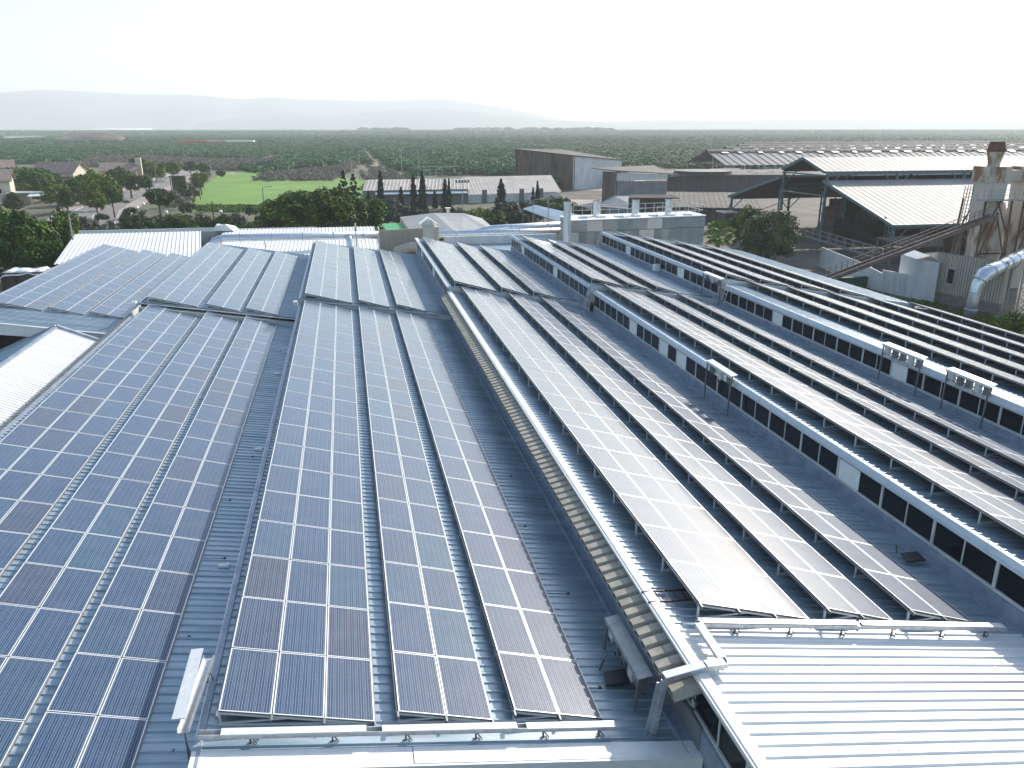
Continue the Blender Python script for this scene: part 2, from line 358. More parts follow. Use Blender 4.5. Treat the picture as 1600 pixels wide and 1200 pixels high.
for b in 'KLMRST':
    for far in (0,1):
        if b=='K' and not far: continue
        y0=YJ[b] if far else YN[b]; y1=YF[b] if far else YJ[b]
        if b=='K': y0=50.6
        x0=ex(b,far); x1=NXT[b] if b not in 'RS' else ex('S' if b=='R' else 'T',far)
        if b=='T' and far: x1=42.6
        # ribbed sheet, ribs run down the slope (x), repeat along y
        x1r=x1-.02
        m='roof'
        if b=='R' and not far:
            mb=MB(); mb.ribs((x0,y0+.01,rz(b,x0,0)),(x1r-x0,0,rz(b,x1r,0)-rz(b,x0,0)),(0,14.36-y0,0),pitch=.30,h=.04,duty=.2); wpart(mb,'roof','white_roof',fac); y0=14.37  # sunlit front of the same roof, kept white; lit and shaded parts split by colour
        mb=MB(); mb.ribs((x0,y0+.01,rz(b,x0,far)),(x1r-x0,0,rz(b,x1r,far)-rz(b,x0,far)),(0,y1-y0-.02,0),pitch=.30,h=.032,duty=.2)
        wpart(mb,'roof',m,fac)
        # ridge cap
        mb=MB(); z=rz(b,x0,far); y0=3.0 if (b=='R' and not far) else y0
        if b=='R': mb.box(x0-.10,x0+.13,y0-.02,y1+.02,z-.10,z+.075); mb.box(x0-.16,x0-.10,y0-.02,y1+.02,z-.02,z+.05)
        elif b in 'ST':   # tall slanting fascia over the windows
            zb=Z0+(STEP if far else 0)-.10
            mb.hexa([(x0-.16,y0,zb),(x0,y0,zb),(x0,y1,zb),(x0-.16,y1,zb),(x0-.04,y0,z+.02),(x0+.06,y0,z+.03),(x0+.06,y1,z+.03),(x0-.04,y1,z+.02)])
            mb.box(x0-.20,x0-.16,y0,y1,zb-.01,zb+.05)
            for q in range(int((y1-y0)/2.1)): yy=y0+.6+q*2.1; mb.bar((x0-.19,yy,zb+.02),(x0-.08,yy,z+.10),.018)
        else: mb.box(x0-.05,x0+.10,y0-.02,y1+.02,z-.08,z+.05)
        wpart(mb,'ridge_cap','fascia' if b in 'ST' else 'white_metal' if b=='R' else 'blue_flash',fac)
        # valley flashing against next wall
        if b!='T':
            nx=x1; mb=MB(); zz=rz(b,nx,far)
            mb.box(nx-.42,nx-.36,y0+.03,y1-.03,zz+.03,zz+.12); mb.box(nx-.36,nx-.07,y0+.03,y1-.03,zz+.02,zz+.06)
            wpart(mb,'valley_gutter','blue_flash',fac)
# clerestory walls with windows
rw=random.Random(5)
def clere(b,prev,far,y0,y1,win=True,louv=()):
    x=ex(b,far); zt=Z0+(STEP if far else 0)-.10; zb=rz(prev,x,far)-.6 if prev else 0
    wt=zt-.07; wb=wt-(.76 if b=='R' else .88)
    mb=MB(); mb.box(x-.02,x+.10,y0,y1,wt,zt); mb.box(x-.03,x+.10,y0,y1,zb,wb)
    wall=wpart(mb,'clerestory_wall','wall',fac)
    mb=MB(); mb.box(x-.10,x-.031,y0,y1,rz(prev,x,far)-.05,wb-.05); wpart(mb,'base_flashing','blue_flash',fac)
    n=round((y1-y0)/2.42); p=(y1-y0)/n
    for k in range(n):
        a=y0+k*p; c=a+p; kind='louv' if k in louv else 'win'
        root=MB(); fr=.055
        root.box(x-.04,x+.07,a+.0,a+.10,wb,wt); root.box(x-.035,x+.06,a+.10,c-.0,wt-fr,wt); root.box(x-.05,x+.06,a+.10,c,wb,wb+fr)
        mid=(a+c)/2+.05
        if kind=='win': root.box(x-.03,x+.05,mid-.02,mid+.02,wb+fr,wt-fr)
        wnd=wpart(root,'window','wall',fac)
        if kind=='win':
            pm=MB(); pm.box(x+.0,x+.02,a+.10,c,wb+fr,wt-fr); wpart(pm,'pane','glass',wnd)
            if rw.random()<.25:
                pm=MB(); yy=a+.3+rw.random()*1.2; pm.box(x+.025,x+.05,yy,yy+.35,wb+fr,wt-fr-.04); wpart(pm,'blind','wall',wnd)
        else:
            pm=MB(); yy=mid
            pm.box(x+.0,x+.02,a+.10,yy,wb+fr,wt-fr)
            wpart(pm,'pane','glass',wnd)
            pm=MB()
            for q in range(10):
                z=wb+fr+q*.074; pm.hexa([(x-.03,yy,z),(x+.02,yy,z),(x+.02,c,z),(x-.03,c,z),(x-.01,yy,z+.06),(x+.03,yy,z+.06),(x+.03,c,z+.06),(x-.01,c,z+.06)])
            wpart(pm,'louvre','white_metal',wnd)
clere('R','M',0,8.2,12.9,louv=())
clere('R','M',0,12.9,54.0)
clere('R','M',1,54.5,79.8,louv=(3,7))
clere('S','R',0,6.0,52.4,louv=(6,12,13,15))
clere('S','R',1,52.9,80.1,louv=(3,8))
clere('T','S',0,10.0,52.4,louv=(4,9,14))
clere('T','S',1,52.9,80.6,louv=(2,7))
# walls of the K / L / M edges that show
mb=MB(); 
mb.box(RX['K']+.2,NXT['K']-.05,50.75,50.98,0,rz('K',NXT['K'],1)-.5)
wpart(mb,'wall','brick',fac)
mb=MB(); z0=rz('K',RX['K'],1);z1=rz('K',-13.3,1)
mb.hexa([(-23,50.52,z0-.75),(-13.3,50.52,z1-.5),(-13.3,50.6,z1-.5),(-23,50.6,z0-.75),(-23,50.52,z0-.03),(-13.3,50.52,z1-.03),(-13.3,50.6,z1-.03),(-23,50.6,z0-.03)])
mb.bar((-23,50.50,z0+.02),(-13.6,50.50,z1+.02),.10,.06)
wpart(mb,'fascia','white_metal',fac)
mb=MB(); mb.box(-13.2,-13.1,4,50.6,0,Z0-.1); wpart(mb,'wall','wall',fac)
mb=MB(); mb.box(-23,-22.9,50.6,79,0,Z0+.1); wpart(mb,'wall','wall',fac)
mb=MB(); mb.box(-13.2,-13.1,50.7,80.9,rz('K',-13.2,1)-.2,Z0+STEP-.1); wpart(mb,'wall','wall',fac)
mb=MB(); mb.box(-3.3,-3.2,12.3,52.2,rz('L',-3.3,0)-.3,Z0-.1); wpart(mb,'wall','wall',fac)
mb=MB(); mb.box(-3.3,-3.2,52.4,79.5,rz('L',-3.3,1)-.3,Z0+STEP-.1); wpart(mb,'wall','wall',fac)
mb=MB(); mb.box(-22.9,41,79.0,79.2,0,Z0-2.0); wpart(mb,'wall','wall',fac)
mb=MB(); mb.hexa([(-13.25,52.25,Z0-.2),(-3.3,52.25,Z0-1.75),(-3.3,52.3,Z0-1.75),(-13.25,52.3,Z0-.2),(-13.25,52.25,Z0+.3),(-3.3,52.25,Z0-1.25),(-3.3,52.3,Z0-1.25),(-13.25,52.3,Z0+.3)]); wpart(mb,'wall','wall',fac)

mb=MB()
for b in 'RST':       # gable steps at the joint and end gables
    x0=RX[b];x1=min(NXT[b],42.6)
    for y,dz in ((YJ[b]-.06,STEP),(YF[b]-.1,STEP)):
        zb=.9; mb=MB()
        mb.hexa([(x0,y,rz(b,x0,0)-zb),(x1,y,rz(b,x1,0)-zb),(x1,y+.05,rz(b,x1,0)-zb),(x0,y+.05,rz(b,x0,0)-zb),(x0,y,rz(b,x0,0)+dz-.03),(x1,y,rz(b,x1,0)+dz-.03),(x1,y+.05,rz(b,x1,0)+dz-.03),(x0,y+.05,rz(b,x0,0)+dz-.03)]); wpart(mb,'gable_step','wall',fac)
mb=MB(); x0=RX['M'];x1=6.6; y=YJ['M']-.06
mb.hexa([(x0,y,Z0-.3),(x1,y,rz('M',x1,0)-.3),(x1,y+.05,rz('M',x1,0)-.3),(x0,y+.05,Z0-.3),(x0,y,Z0+.34),(x1,y,rz('M',x1,1)-.03),(x1,y+.05,rz('M',x1,1)-.03),(x0,y+.05,Z0+.34)])
wpart(mb,'gable_step','wall',fac)
# M front edge: white flashing, then ribbed wall
mb=MB(); a=rz('M',-3.4,0);b=rz('M',4.9,0)
def slope_box(x0,x1,y0,y1,dz0,dz1,bay='M',far=0):
    z0=rz(bay,x0,far);z1=rz(bay,x1,far)
    return [(x0,y0,z0+dz0),(x1,y0,z1+dz0),(x1,y1,z1+dz0),(x0,y1,z0+dz0),(x0,y0,z0+dz1),(x1,y0,z1+dz1),(x1,y1,z1+dz1),(x0,y1,z0+dz1)]
mb.hexa(slope_box(-3.4,.6,12.22,12.66,.035,.055)); mb.hexa(slope_box(.62,6.55,12.22,12.66,.035,.06)); mb.hexa(slope_box(-3.4,6.55,12.16,12.219,-.3,.05))
wpart(mb,'edge_flashing','white_metal',fac)
mb=MB()
for k in range(56):
    x=-3.4+k*.18; mb.box(x,x+.12,12.10,12.24,0,rz('M',x+.12,0)-.32); mb.box(x+.12,x+.18,12.16,12.24,0,rz('M',x+.18,0)-.32)
wpart(mb,'wall','beige_clad',fac)
# R front roof edge strip and wall below the white roof (left side seen at bottom)
mb=MB(); mb.box(6.60,6.68,3,8.2,0,Z0-.12); wpart(mb,'wall','grey_wall',fac)
mb=MB(); mb.box(6.52,6.56,12.35,14.2,4.4,Z0-.9); wpart(mb,'wall','grey_wall',fac)
# corrugated eave over the R windows
mb=MB(); mb.ribs((6.58,12.45,Z0-.09),(-.62,0,-.14),(0,41.4,0),pitch=.40,h=.10,duty=.66,N=(0,0,1))
wpart(mb,'eave_canopy','eave',fac)
mb=MB()
for k in range(21):
    y=12.7+k*2.05; mb.bar((6.55,y,Z0-.75),(6.02,y,Z0-.26),.04)
mb.bar((6.5,12.5,Z0-.45),(6.5,53,Z0-.45),.03); 
wpart(mb,'eave_bracket','rail',fac)
mb=MB(); mb.ribs((-13.28,4,Z0-.03),(-.42,0,-.10),(0,48.6,0),pitch=.37,h=.05,duty=.30,N=(0,0,1)); wpart(mb,'eave_canopy','eave',fac)
# lightning-protection strips and screws on the white front roof
mb=MB()
for i in range(4):
    for k in range(9):
        for yy in (12.95-i*1.2,):
            x=7.6+k*1.1+(.35 if i%2 else 0); z=rz('R',x,0)+.035; mb.box(x-.03,x+.03,yy-.02,yy+.03,z,z+.025)
wpart(mb,'roof_screw','galv',fac)
# ================================================================ SOLAR ARRAYS
PW,PL,PX,PY=.992,1.955,1.012,1.98
def panel_mesh():
    me=bpy.data.meshes.new('panel'); bm=bmesh.new(); uv=bm.loops.layers.uv.new('UVMap')
    t=.038; g=.025; w_,l_=PW,PL
    def q(p,mi,uvs=None):
        f=bm.faces.new([bm.verts.new(x) for x in p]); f.material_index=mi
        for i,lp in enumerate(f.loops): lp[uv].uv=uvs[i] if uvs else (0,0)
    q([(g,g,-.004),(w_-g,g,-.004),(w_-g,l_-g,-.004),(g,l_-g,-.004)],0,[(0,0),(6,0),(6,12),(0,12)])
    o=[(0,0),(w_,0),(w_,l_),(0,l_)]; i_=[(g,g),(w_-g,g),(w_-g,l_-g),(g,l_-g)]
    for k in range(4):
        a,b=o[k],o[(k+1)%4]; c,d=i_[(k+1)%4],i_[k]
        q([(*a,0),(*b,0),(*c,0),(*d,0)],1); q([(*d,0),(*c,0),(*c,-.004),(*d,-.004)],1); q([(*b,0),(*a,0),(*a,-t),(*b,-t)],2)
    q([(0,l_,-t+.002),(w_,l_,-t+.002),(w_,0,-t+.002),(0,0,-t+.002)],2)
    bm.to_mesh(me); bm.free()
    for m in ('cells','alu','frame_side_shade'): me.materials.append(M[m])
    return me
PME=panel_mesh(); FRM={}; RAI={}
rp=random.Random(11)
def array(bay,far,X,Y0,cols,rows,rise,label,zb=-10.95):
    if bay in 'RST':      # racks stand higher on these roofs
        zold=CAMZ+zb+(STEP if far else 0)-SLO[bay]*(X-RX[bay])+rise-CAMZ; rise+={'R':.13,'S':.12,'T':.12}[bay] if zb<-10.9 else 0
        s=(rz(bay,RX[bay],far)-CAMZ+rise+SLO[bay]*RX[bay])/(zold+SLO[bay]*X); X*=s; Y0*=s
    else: rise+=.03
    zl=rz(bay,X,far)+rise; w_=cols*PX; sl=SLO[bay]
    drop=w_*.97*sl+(rise-.085 if bay!='R' else rise-.12); th=math.asin(min(.6,drop/w_))
    root=empty('solar_array',(X,Y0,zl),label,'solar array','solar panel arrays on the factory roofs',rot=(0,th,0))
    for c in range(cols):
        for r in range(rows):
            o=bpy.data.objects.new('panel',PME); C.objects.link(o); o.parent=root
            o.location=(c*PX+rp.uniform(-.003,.003),r*PY,rp.uniform(-.003,.003)); o.rotation_euler=(rp.uniform(-.002,.002),rp.uniform(-.0025,.0025),0)
    key=(cols,bay=='T',round(rise,2))
    rot=Matrix.Rotation(-th,3,'Y')            # world vector -> local
    dn=rot@Vector((0,0,-1))
    if key not in FRM:
        mb=MB(); zt=-.055-.045
        mb.bar((.0,0,zt),(w_,0,zt),.04,.05,mi=0)
        # sloping base beam lying on the roof
        bl=Vector((.10,0,zt))+dn*(rise-.17); br=Vector((w_-.05,0,zt-.005))
        fw=rot@Vector((1,0,-sl)).normalized()
        mb.bar(Vector((.02,0,zt)),Vector((.02,0,zt))+dn*(rise-.05),.045)
        mb.bar(Vector((.02,0,zt))+dn*(rise-.14),Vector((w_*.45,0,zt)),.035)
        base=Vector((.02,0,zt))+dn*(rise-.11)
        mb.bar(base,base+fw*(w_*.95),.04,.04)
        tmp=mb.build('support_frame','alu'); FRM[key]=tmp.data; bpy.data.objects.remove(tmp)
        mb=MB()
        for s in (.1,.55,.95):
            p=base+fw*(w_*s)+dn*.03; mb.bar(p,p+dn*.05,.09,.09,up=(0,1,0))
        tmp=mb.build('foot','black'); FRM[key+('f',)]=tmp.data; bpy.data.objects.remove(tmp)
    for r in range(rows+1):
        o=bpy.data.objects.new('support_frame',FRM[key]); C.objects.link(o); o.parent=root; o.location=(0,min(r*PY+.25,rows*PY-.1) if r else .06,0)
        if Y0<30 or not far:
            f=bpy.data.objects.new('foot',FRM[key+('f',)]); C.objects.link(f); f.parent=o
    if bay in 'LM' and not far and X>{'L':-7.5,'M':2}[bay]:     # rail stubs reaching out over the bare roof
        mb=MB(); e=Vector((w_,0,-.18))
        for r in range(0,rows,2):
            y=r*PY+1.1; fw=rot@Vector((1,0,-sl)).normalized(); p0=Vector((w_-.4,y,-.10))+dn*.02; p1=p0+fw*(1.05 if r%4 else .7)
            mb.bar(p0,p1,.03,.03)
            mb.build('rail_stub','galv',root); mb=MB()
        for r in range(0,rows,2):
            y=r*PY+1.1; fw=rot@Vector((1,0,-sl)).normalized(); p1=Vector((w_-.4,y,-.10))+fw*(1.05 if r%4 else .7); mb=MB(); mb.bar(p1,p1+dn*.09,.07,.07,up=(0,1,0)); mb.build('stub_foot','black',root)
    key=(cols,rows)
    if key not in RAI:
        mb=MB(); mb.box(-.022,.022,-.10,rows*PY+.05,-.082,-.04)
        tmp=mb.build('rail','frame_side_shade'); RAI[key]=tmp.data; bpy.data.objects.remove(tmp)
        mb=MB(); mb.box(-.019,.019,-.16,.0,-.078,-.005); tmp=mb.build('rail_end','rail'); RAI[key+('e',)]=tmp.data; bpy.data.objects.remove(tmp)
    for c in range(cols+1):
        o=bpy.data.objects.new('rail',RAI[key]); C.objects.link(o); o.parent=root; o.location=(c*PX-.01,0,0)
        e=bpy.data.objects.new('end_cap',RAI[key+('e',)]); C.objects.link(e); e.parent=o
    return root
bn={'K':'leftmost saw-tooth roof','L':'second saw-tooth roof from left','M':'middle saw-tooth roof','R':'roof with the beige corrugated eave','S':'roof second from the right','T':'rightmost wide roof'}
ordn={1:'first',2:'second',3:'third',4:'fourth',5:'fifth'}
spec=[]
def add(bay,far,lst,Y0,rows):
    for i,x in enumerate(lst):
        spec.append((bay,far,x,Y0,3 if i==0 else 2,rows,.36 if i==0 else .30,i+1,len(lst)))
add('K',1,[-22.35,-18.95,-16.55],54.4,13)
add('L',0,[-12.63,-9.19,-6.82],9.41,22); add('L',1,[-12.8,-9.27,-6.85],53.4,13)
add('M',0,[-3.0,.40,2.80],13.35,20); add('M',1,[-2.98,.45,2.91],52.5,13)
add('R',0,[7.66,11.09,13.52],15.05,20); add('R',1,[7.2,10.6,12.95],55.2,12)
add('S',0,[17.25,20.4,22.8],13.1,20); add('S',1,[16.62,19.3,21.5],52.95,12)
add('T',0,[28.2,31.4,34.8,38.3,41.9],13.1,20); add('T',1,[26.85,29.6,33.0,36.3],52.95,13)
for bay,far,x,y0,c,r,rise,i,n in spec:
    lab=f"{ordn[i]} solar array {'beyond' if far else 'before'} the step on the {bn[bay]}"
    if bay=='T': c=3
    if bay in 'ST': array(bay,far,x,y0,c,r,rise+.12,lab,-10.86 if far else -10.73)
    else: array(bay,far,x,y0,c,r,rise,lab)
# ================================================================ THINGS ON THE FACTORY ROOF
def channel(mb,a,b,w_=.14,h=.10,mi=0):
    a=Vector(a);b=Vector(b); d=(b-a).normalized(); r=d.cross(Vector((0,0,1))).normalized()
    mb.bar(a,b,w_,.012,mi=mi)
    for s in (-1,1): mb.bar(a+r*s*w_/2+Vector((0,0,h/2)),b+r*s*w_/2+Vector((0,0,h/2)),.012,h,mi=mi)
def tray(pts,label,lids=(),legs=(),w_=.14):
    root=empty('cable_tray',pts[0],label,'cable tray','galvanised cable trays')
    mb=MB()
    for i in range(len(pts)-1): channel(mb,pts[i],pts[i+1],w_)
    wpart(mb,'channel','galv',root)
    for (a,b,dz,tw) in lids:
        a=Vector(a);b=Vector(b); mb=MB(); mb.bar(a+Vector((0,0,dz)),b+Vector((0,0,dz+tw)),w_+.04,.02); wpart(mb,'lid','alu',root)
    for (x,y,z,zr) in legs:
        mb=MB(); mb.bar((x,y,z),(x,y,zr),.035); mb.bar((x-.06,y,zr+.01),(x+.08,y,zr+.01),.07,.03); mb.bar((x,y,z),(x+.12,y-.02,zr+.02),.02); wpart(mb,'support','rail',root)
    return root
def mz(x,far=0): return rz('M',x,far)
def Rz(x,far=0): return rz('R',x,far)
P=lambda x,y,dz: (x,y,mz(x)+dz)
tray([P(-3.3,12.86,.20),P(4.88,12.92,.20)],'long low cable tray across the front edge of the middle roof',
     lids=[(P(-2.9,12.87,.2),P(-.25,12.88,.2),.10,.02),(P(.05,12.89,.2),P(2.75,12.9,.2),.10,.02),(P(2.95,12.9,.2),P(4.86,12.92,.2),.10,.0)],
     legs=[(x,12.88,mz(x)+.2,mz(x)) for x in (-2.4,-.9,.5,1.9,3.3,4.5)])
z=Z0+.42
tray([(-3.52,12.75,z),(-3.38,14.9,z)],'short raised cable tray with bent white lid, lower left of the middle roof',
     lids=[((-3.62,12.95,z),(-3.60,14.95,z+.02),.16,.05)],legs=[(-3.5,12.8,z,5.2),(-3.42,14.7,z,Z0)],w_=.2)
rt=[(7.23,14.30,Z0+.14),(15.67,14.28,Rz(15.67)+.22)]
tray(rt,'long cable tray lying across the front of the sloping roof above the bare white sheeting',
     lids=[((7.3,14.3,Z0+.145),(11.4,14.29,Rz(11.4)+.21),.12,0),((11.5,14.29,Rz(11.5)+.21),(15.6,14.28,Rz(15.6)+.22),.12,0)],
     legs=[(x,14.29,Rz(x)+.18,Rz(x)) for x in (8.2,9.6,11.,12.4,13.8,15.1)])
tray([(7.23,14.25,Z0+.16),(7.20,12.86,Z0+.16)],'cable tray stepping forward over the white roof beside the ridge',legs=[(7.2,13.0,Z0+.14,Rz(7.2))],
     lids=[((7.23,14.2,Z0+.16),(7.2,12.95,Z0+.16),.12,0)])
root=tray([(7.25,12.84,Z0+.15),(6.75,12.84,Z0+.15),(5.82,12.80,Z0+.04)],'bent cable tray bridging the ridge and beige eave down to the lower roof',
     lids=[((7.2,12.84,Z0+.15),(6.78,12.84,Z0+.15),.12,0),((6.74,12.84,Z0+.15),(5.84,12.80,Z0+.04),.12,0)],w_=.17)
mb=MB(); mb.bar((5.86,12.8,Z0-.0),(5.74,12.95,mz(5.7)+.02),.15,.09); mb.bar((5.74,12.8,Z0-.0),(5.60,12.95,mz(5.7)+.02),.03,.09); wpart(mb,'drop_leg','galv',root)
# conduits across the joints of the halls
for b,y,x0,x1,lab in (('L',53.0,-12.9,-3.7,'dark conduit crossing the second roof at the step between the halls'),('M',52.5,-3.2,5.6,'dark conduit crossing the middle roof at the step between the halls'),('R',54.5,7.1,15.9,'dark conduit crossing the roof with the beige eave at the hall step'),('S',52.9,16.9,25.7,'dark conduit crossing the roof second from the right at the hall step')):
    mb=MB(); p=(x0,y-.12,rz(b,x0,1)+.10); q=(x1,y-.12,rz(b,x1,1)+.10); mb.bar(p,q,.045,.045); mb.bar((p[0],p[1]-.14,p[2]-.22),(q[0],q[1]-.14,q[2]-.22),.04,.04)
    for k in range(6):
        t=k/5; x=x0+(x1-x0)*t; mb.bar((x,y-.12,rz(b,x,1)+.1),(x,y-.26,rz(b,x,0)),.035)
    wthing(mb,'cable_conduit','rail',lab,'conduit','joint conduits')
# ladders
def ladder(a,b,wv,m,label,n=5,t=.03):
    a=Vector(a);b=Vector(b);wv=Vector(wv); l=a; root=empty('ladder',l,label,'ladder')
    for s in (0,1):
        mb=MB(); mb.bar(a+wv*s,b+wv*s,t,t*1.4); wpart(mb,'side_rail',m,root)
    for k in range(n):
        p=a.lerp(b,(k+.5)/n); mb=MB(); mb.bar(p,p+wv,t*.7); wpart(mb,'rung',m,root)
    return root
ladder((6.5,15.42,Z0+.13),(7.85,15.42,Rz(7.85)+.16),(0,.45,0),'redladder','dark red ladder lying across the ridge behind the beige eave',6)
p=atX(922,446,16.2); ladder((15.55,p.y-.25,Rz(15.5)+.02),(16.2,p.y,Z0+.7),(0,-.42,0),'galv','grey ladder leaning on the clerestory at the step, second roof from right',7)
p=atX(1138,437,26.1); ladder((25.5,p.y-.2,rz('S',25.5,0)+.02),(26.1,p.y,Z0+.7),(0,-.42,0),'galv','grey ladder at the hall step of the rightmost roof',7)
p=atX(948,368,26.1); ladder((25.7,80.7,rz('S',25.5,1)+.02),(26.15,80.4,Z0+STEP+.7),(0,-.42,0),'galv','grey ladder at the far end of the rightmost clerestory',6)
# inverter racks with sheet covers
def rack(x,y0,y1,zt,zb,label,n=4,wd=.34):
    root=empty('inverter_rack',(x,(y0+y1)/2,zb),label,'inverter rack','covered inverter racks')
    mb=MB(); mb.hexa([(x-wd/2,y0,zt-.02),(x+wd/2,y0,zt+.03),(x+wd/2,y1,zt+.03),(x-wd/2,y1,zt-.02),(x-wd/2,y0,zt),(x+wd/2,y0,zt+.05),(x+wd/2,y1,zt+.05),(x-wd/2,y1,zt)])
    mb.bar((x-wd/2,y0,zt-.06),(x-wd/2,y1,zt-.06),.012,.10); wpart(mb,'cover','pole' if n==5 and x<10 else 'alu',root)  # cover under the eave gets a darker grey, its shade put into the colour
    for y in (y0+.08,y1-.08):
        mb=MB(); mb.bar((x-wd*.35,y,zt-.03),(x-wd*.55,y,zb),.06,.06); wpart(mb,'post','frame_side_shade',root)
    mb=MB(); mb.bar((x,y0+.05,zt-.2),(x,y1-.05,zt-.2),.04,.04); mb.bar((x,y0+.05,zt-.5),(x,y1-.05,zt-.5),.04,.04); wpart(mb,'crossbar','rail',root)
    for k in range(n):
        y=y0+(k+.5)*(y1-y0)/n; mb=MB(); h=.33+.08*(k%2); mb.box(x-.10,x+.08,y-.14,y+.14,zt-.12-h,zt-.10); mb.box(x-.06,x-.02,y-.02,y+.02,zt-.2-h,zt-.12-h); inv=wpart(mb,'inverter','wall' if k%3==1 else 'rail',root)
        mb=MB(); mb.tube([(x-.05,y+.05,zt-.1-h),(x-.09,y+.09,zt-.25-h),(x-.05,y+.2,zt-.2-h),(x,y+.26,zt-.14-h)],.014,5); wpart(mb,'cable','black',inv)
    return root
rack(5.78,13.6,15.95,6.52,mz(5.7),'inverter rack in the shade below the beige eave at lower right of the middle roof',5)
def Y(u,v,x): return atX(u,v,x).y
rack(16.42,Y(1148,583,16.4),Y(1108,561,16.4),Z0+.45,Rz(16.4),'white-covered inverter rack standing on the clerestory of the second roof from the right',3,.3)
rack(26.0,Y(1130,436,26.),Y(1101,426,26.),Z0+.66,rz('S',26,0),'small covered inverter rack at the hall step of the rightmost clerestory',3,.3)
rack(26.2,Y(1440,557,26.),Y(1378,536,26.),Z0+.62,rz('S',26,0),'longer covered inverter rack, the farther of the two on the near rightmost clerestory',5,.34)
rack(26.2,Y(1547,600,26.),Y(1478,574,26.),Z0+.62,rz('S',26,0),'covered inverter rack, the nearer of the two on the near rightmost clerestory',5,.34)
# wall box and junction boxes
p=atX(1028,418,26.1); mb=MB(); mb.box(25.75,26.18,p.y-.35,p.y+.3,p.z-.28,p.z+.28); mb.box(25.70,25.75,p.y-.3,p.y+.25,p.z-.22,p.z+.22); mb.bar((25.9,p.y-.2,p.z-.28),(26.2,p.y-.2,p.z-.5),.03)
wthing(mb,'wall_box','white_metal','white box unit mounted on the far rightmost clerestory windows','box')
for (u,v,lab) in ((350,884,'small white junction box on the roof gap beside the left ridge, the nearest one'),(404,702,'small white junction box halfway along the roof gap by the left ridge'),(433,584,'small white junction box farthest up the roof gap by the left ridge')):
    p=atZ(u,v,rz('L',-3.7,0)+.1); mb=MB(); mb.box(p.x-.16,p.x+.16,p.y-.09,p.y+.09,p.z-.1,p.z+.05); mb.box(p.x-.12,p.x-.08,p.y-.12,p.y+.12,p.z-.1,p.z-.06); wthing(mb,'junction_box','white_metal',lab,'junction box','roof junction boxes')
# step housings at the roof joint (white sheet-metal heads)
for (x,y,z,lab) in ((-3.55,52.0,Z0+.30,'white metal box head on the step between the halls at the middle ridge'),(-13.5,53.2,Z0+.45,'pale metal box head on the step between the halls at the second ridge')):
    mb=MB(); mb.hexa([(x-.2,y-.4,z-.25),(x+.1,y-.4,z-.25),(x+.1,y+.1,z-.25),(x-.2,y+.1,z-.25),(x-.18,y-.4,z),(x+.07,y-.4,z+.03),(x+.07,y+.1,z+.03),(x-.18,y+.1,z)]); mb.box(x-.1,x+.0,y-.3,y-.1,z-.6,z-.25)
    wthing(mb,'vent_box','alu',lab,'vent box','step vent boxes')
# debris on the roof
for k,(u,v,lab) in enumerate(((962,1062,'scrap of black sheet on the middle roof beside the inverter rack'),(1425,873,'dark scrap mat on the roof gap below the second clerestory'))):
    x=atZ(u,v,mz(5) if k==0 else Rz(15)); zz=x.z+.09; mb=MB(); mb.hexa([(x.x-.3,x.y-.2,zz-.06),(x.x+.25,x.y-.25,zz-.06),(x.x+.3,x.y+.2,zz-.06),(x.x-.2,x.y+.25,zz-.06),(x.x-.3,x.y-.2,zz-.02),(x.x+.25,x.y-.25,zz),(x.x+.3,x.y+.2,zz+.02),(x.x-.2,x.y+.25,zz-.01)]); mb.bar((x.x-.3,x.y+.3,zz),(x.x-.1,x.y+.6,zz+.03),.04)
    wthing(mb,'scrap_sheet','black',lab,'scrap')
# ================================================================ BUILDINGS AND PLANT AROUND
V=Vector
# gabled annex left of the second roof
ann=empty('annex_building',(-20,45,0),'low gabled annex with a bright white ribbed roof at the left edge of the factory','annex')
ax=-17.1; az=6.86; y1=49.5; y0=10
mb=MB(); mb.ribs((ax,y0,az),(3.7,0,-1.66),(0,y1-y0,0),pitch=.28,h=.03,N=(0,0,1)); wpart(mb,'roof','white_roof',ann)
mb=MB(); mb.ribs((ax,y0,az),(-5.2,0,-2.2),(0,y1-y0,0),pitch=.28,h=.03,N=(0,0,1)); wpart(mb,'roof','roof',ann)  # slope away from the sun in the darker sheet, shade painted by colour
mb=MB(); mb.box(ax-.12,ax+.12,y0,y1,az,az+.07)
for a,b in (((ax,az),(ax+3.7,az-1.66)),((ax,az),(ax-5.2,az-2.2))): mb.bar((a[0],y1+.08,a[1]+.02),(b[0],y1+.08,b[1]+.02),.2,.28)
wpart(mb,'verge_flashing','blue_flash',ann)
mb=MB(); mb.hexa([(ax-5,y1-.3,0),(ax+3.6,y1-.3,0),(ax+3.6,y1-.1,0),(ax-5,y1-.1,0),(ax-5,y1-.3,az-2.2),(ax+3.6,y1-.3,az-1.8),(ax+3.6,y1-.1,az-1.8),(ax-5,y1-.1,az-2.2)]); mb.box(ax-5.0,ax-4.8,y0,y1-.3,0,az-2.25)
wpart(mb,'wall','brick',ann)
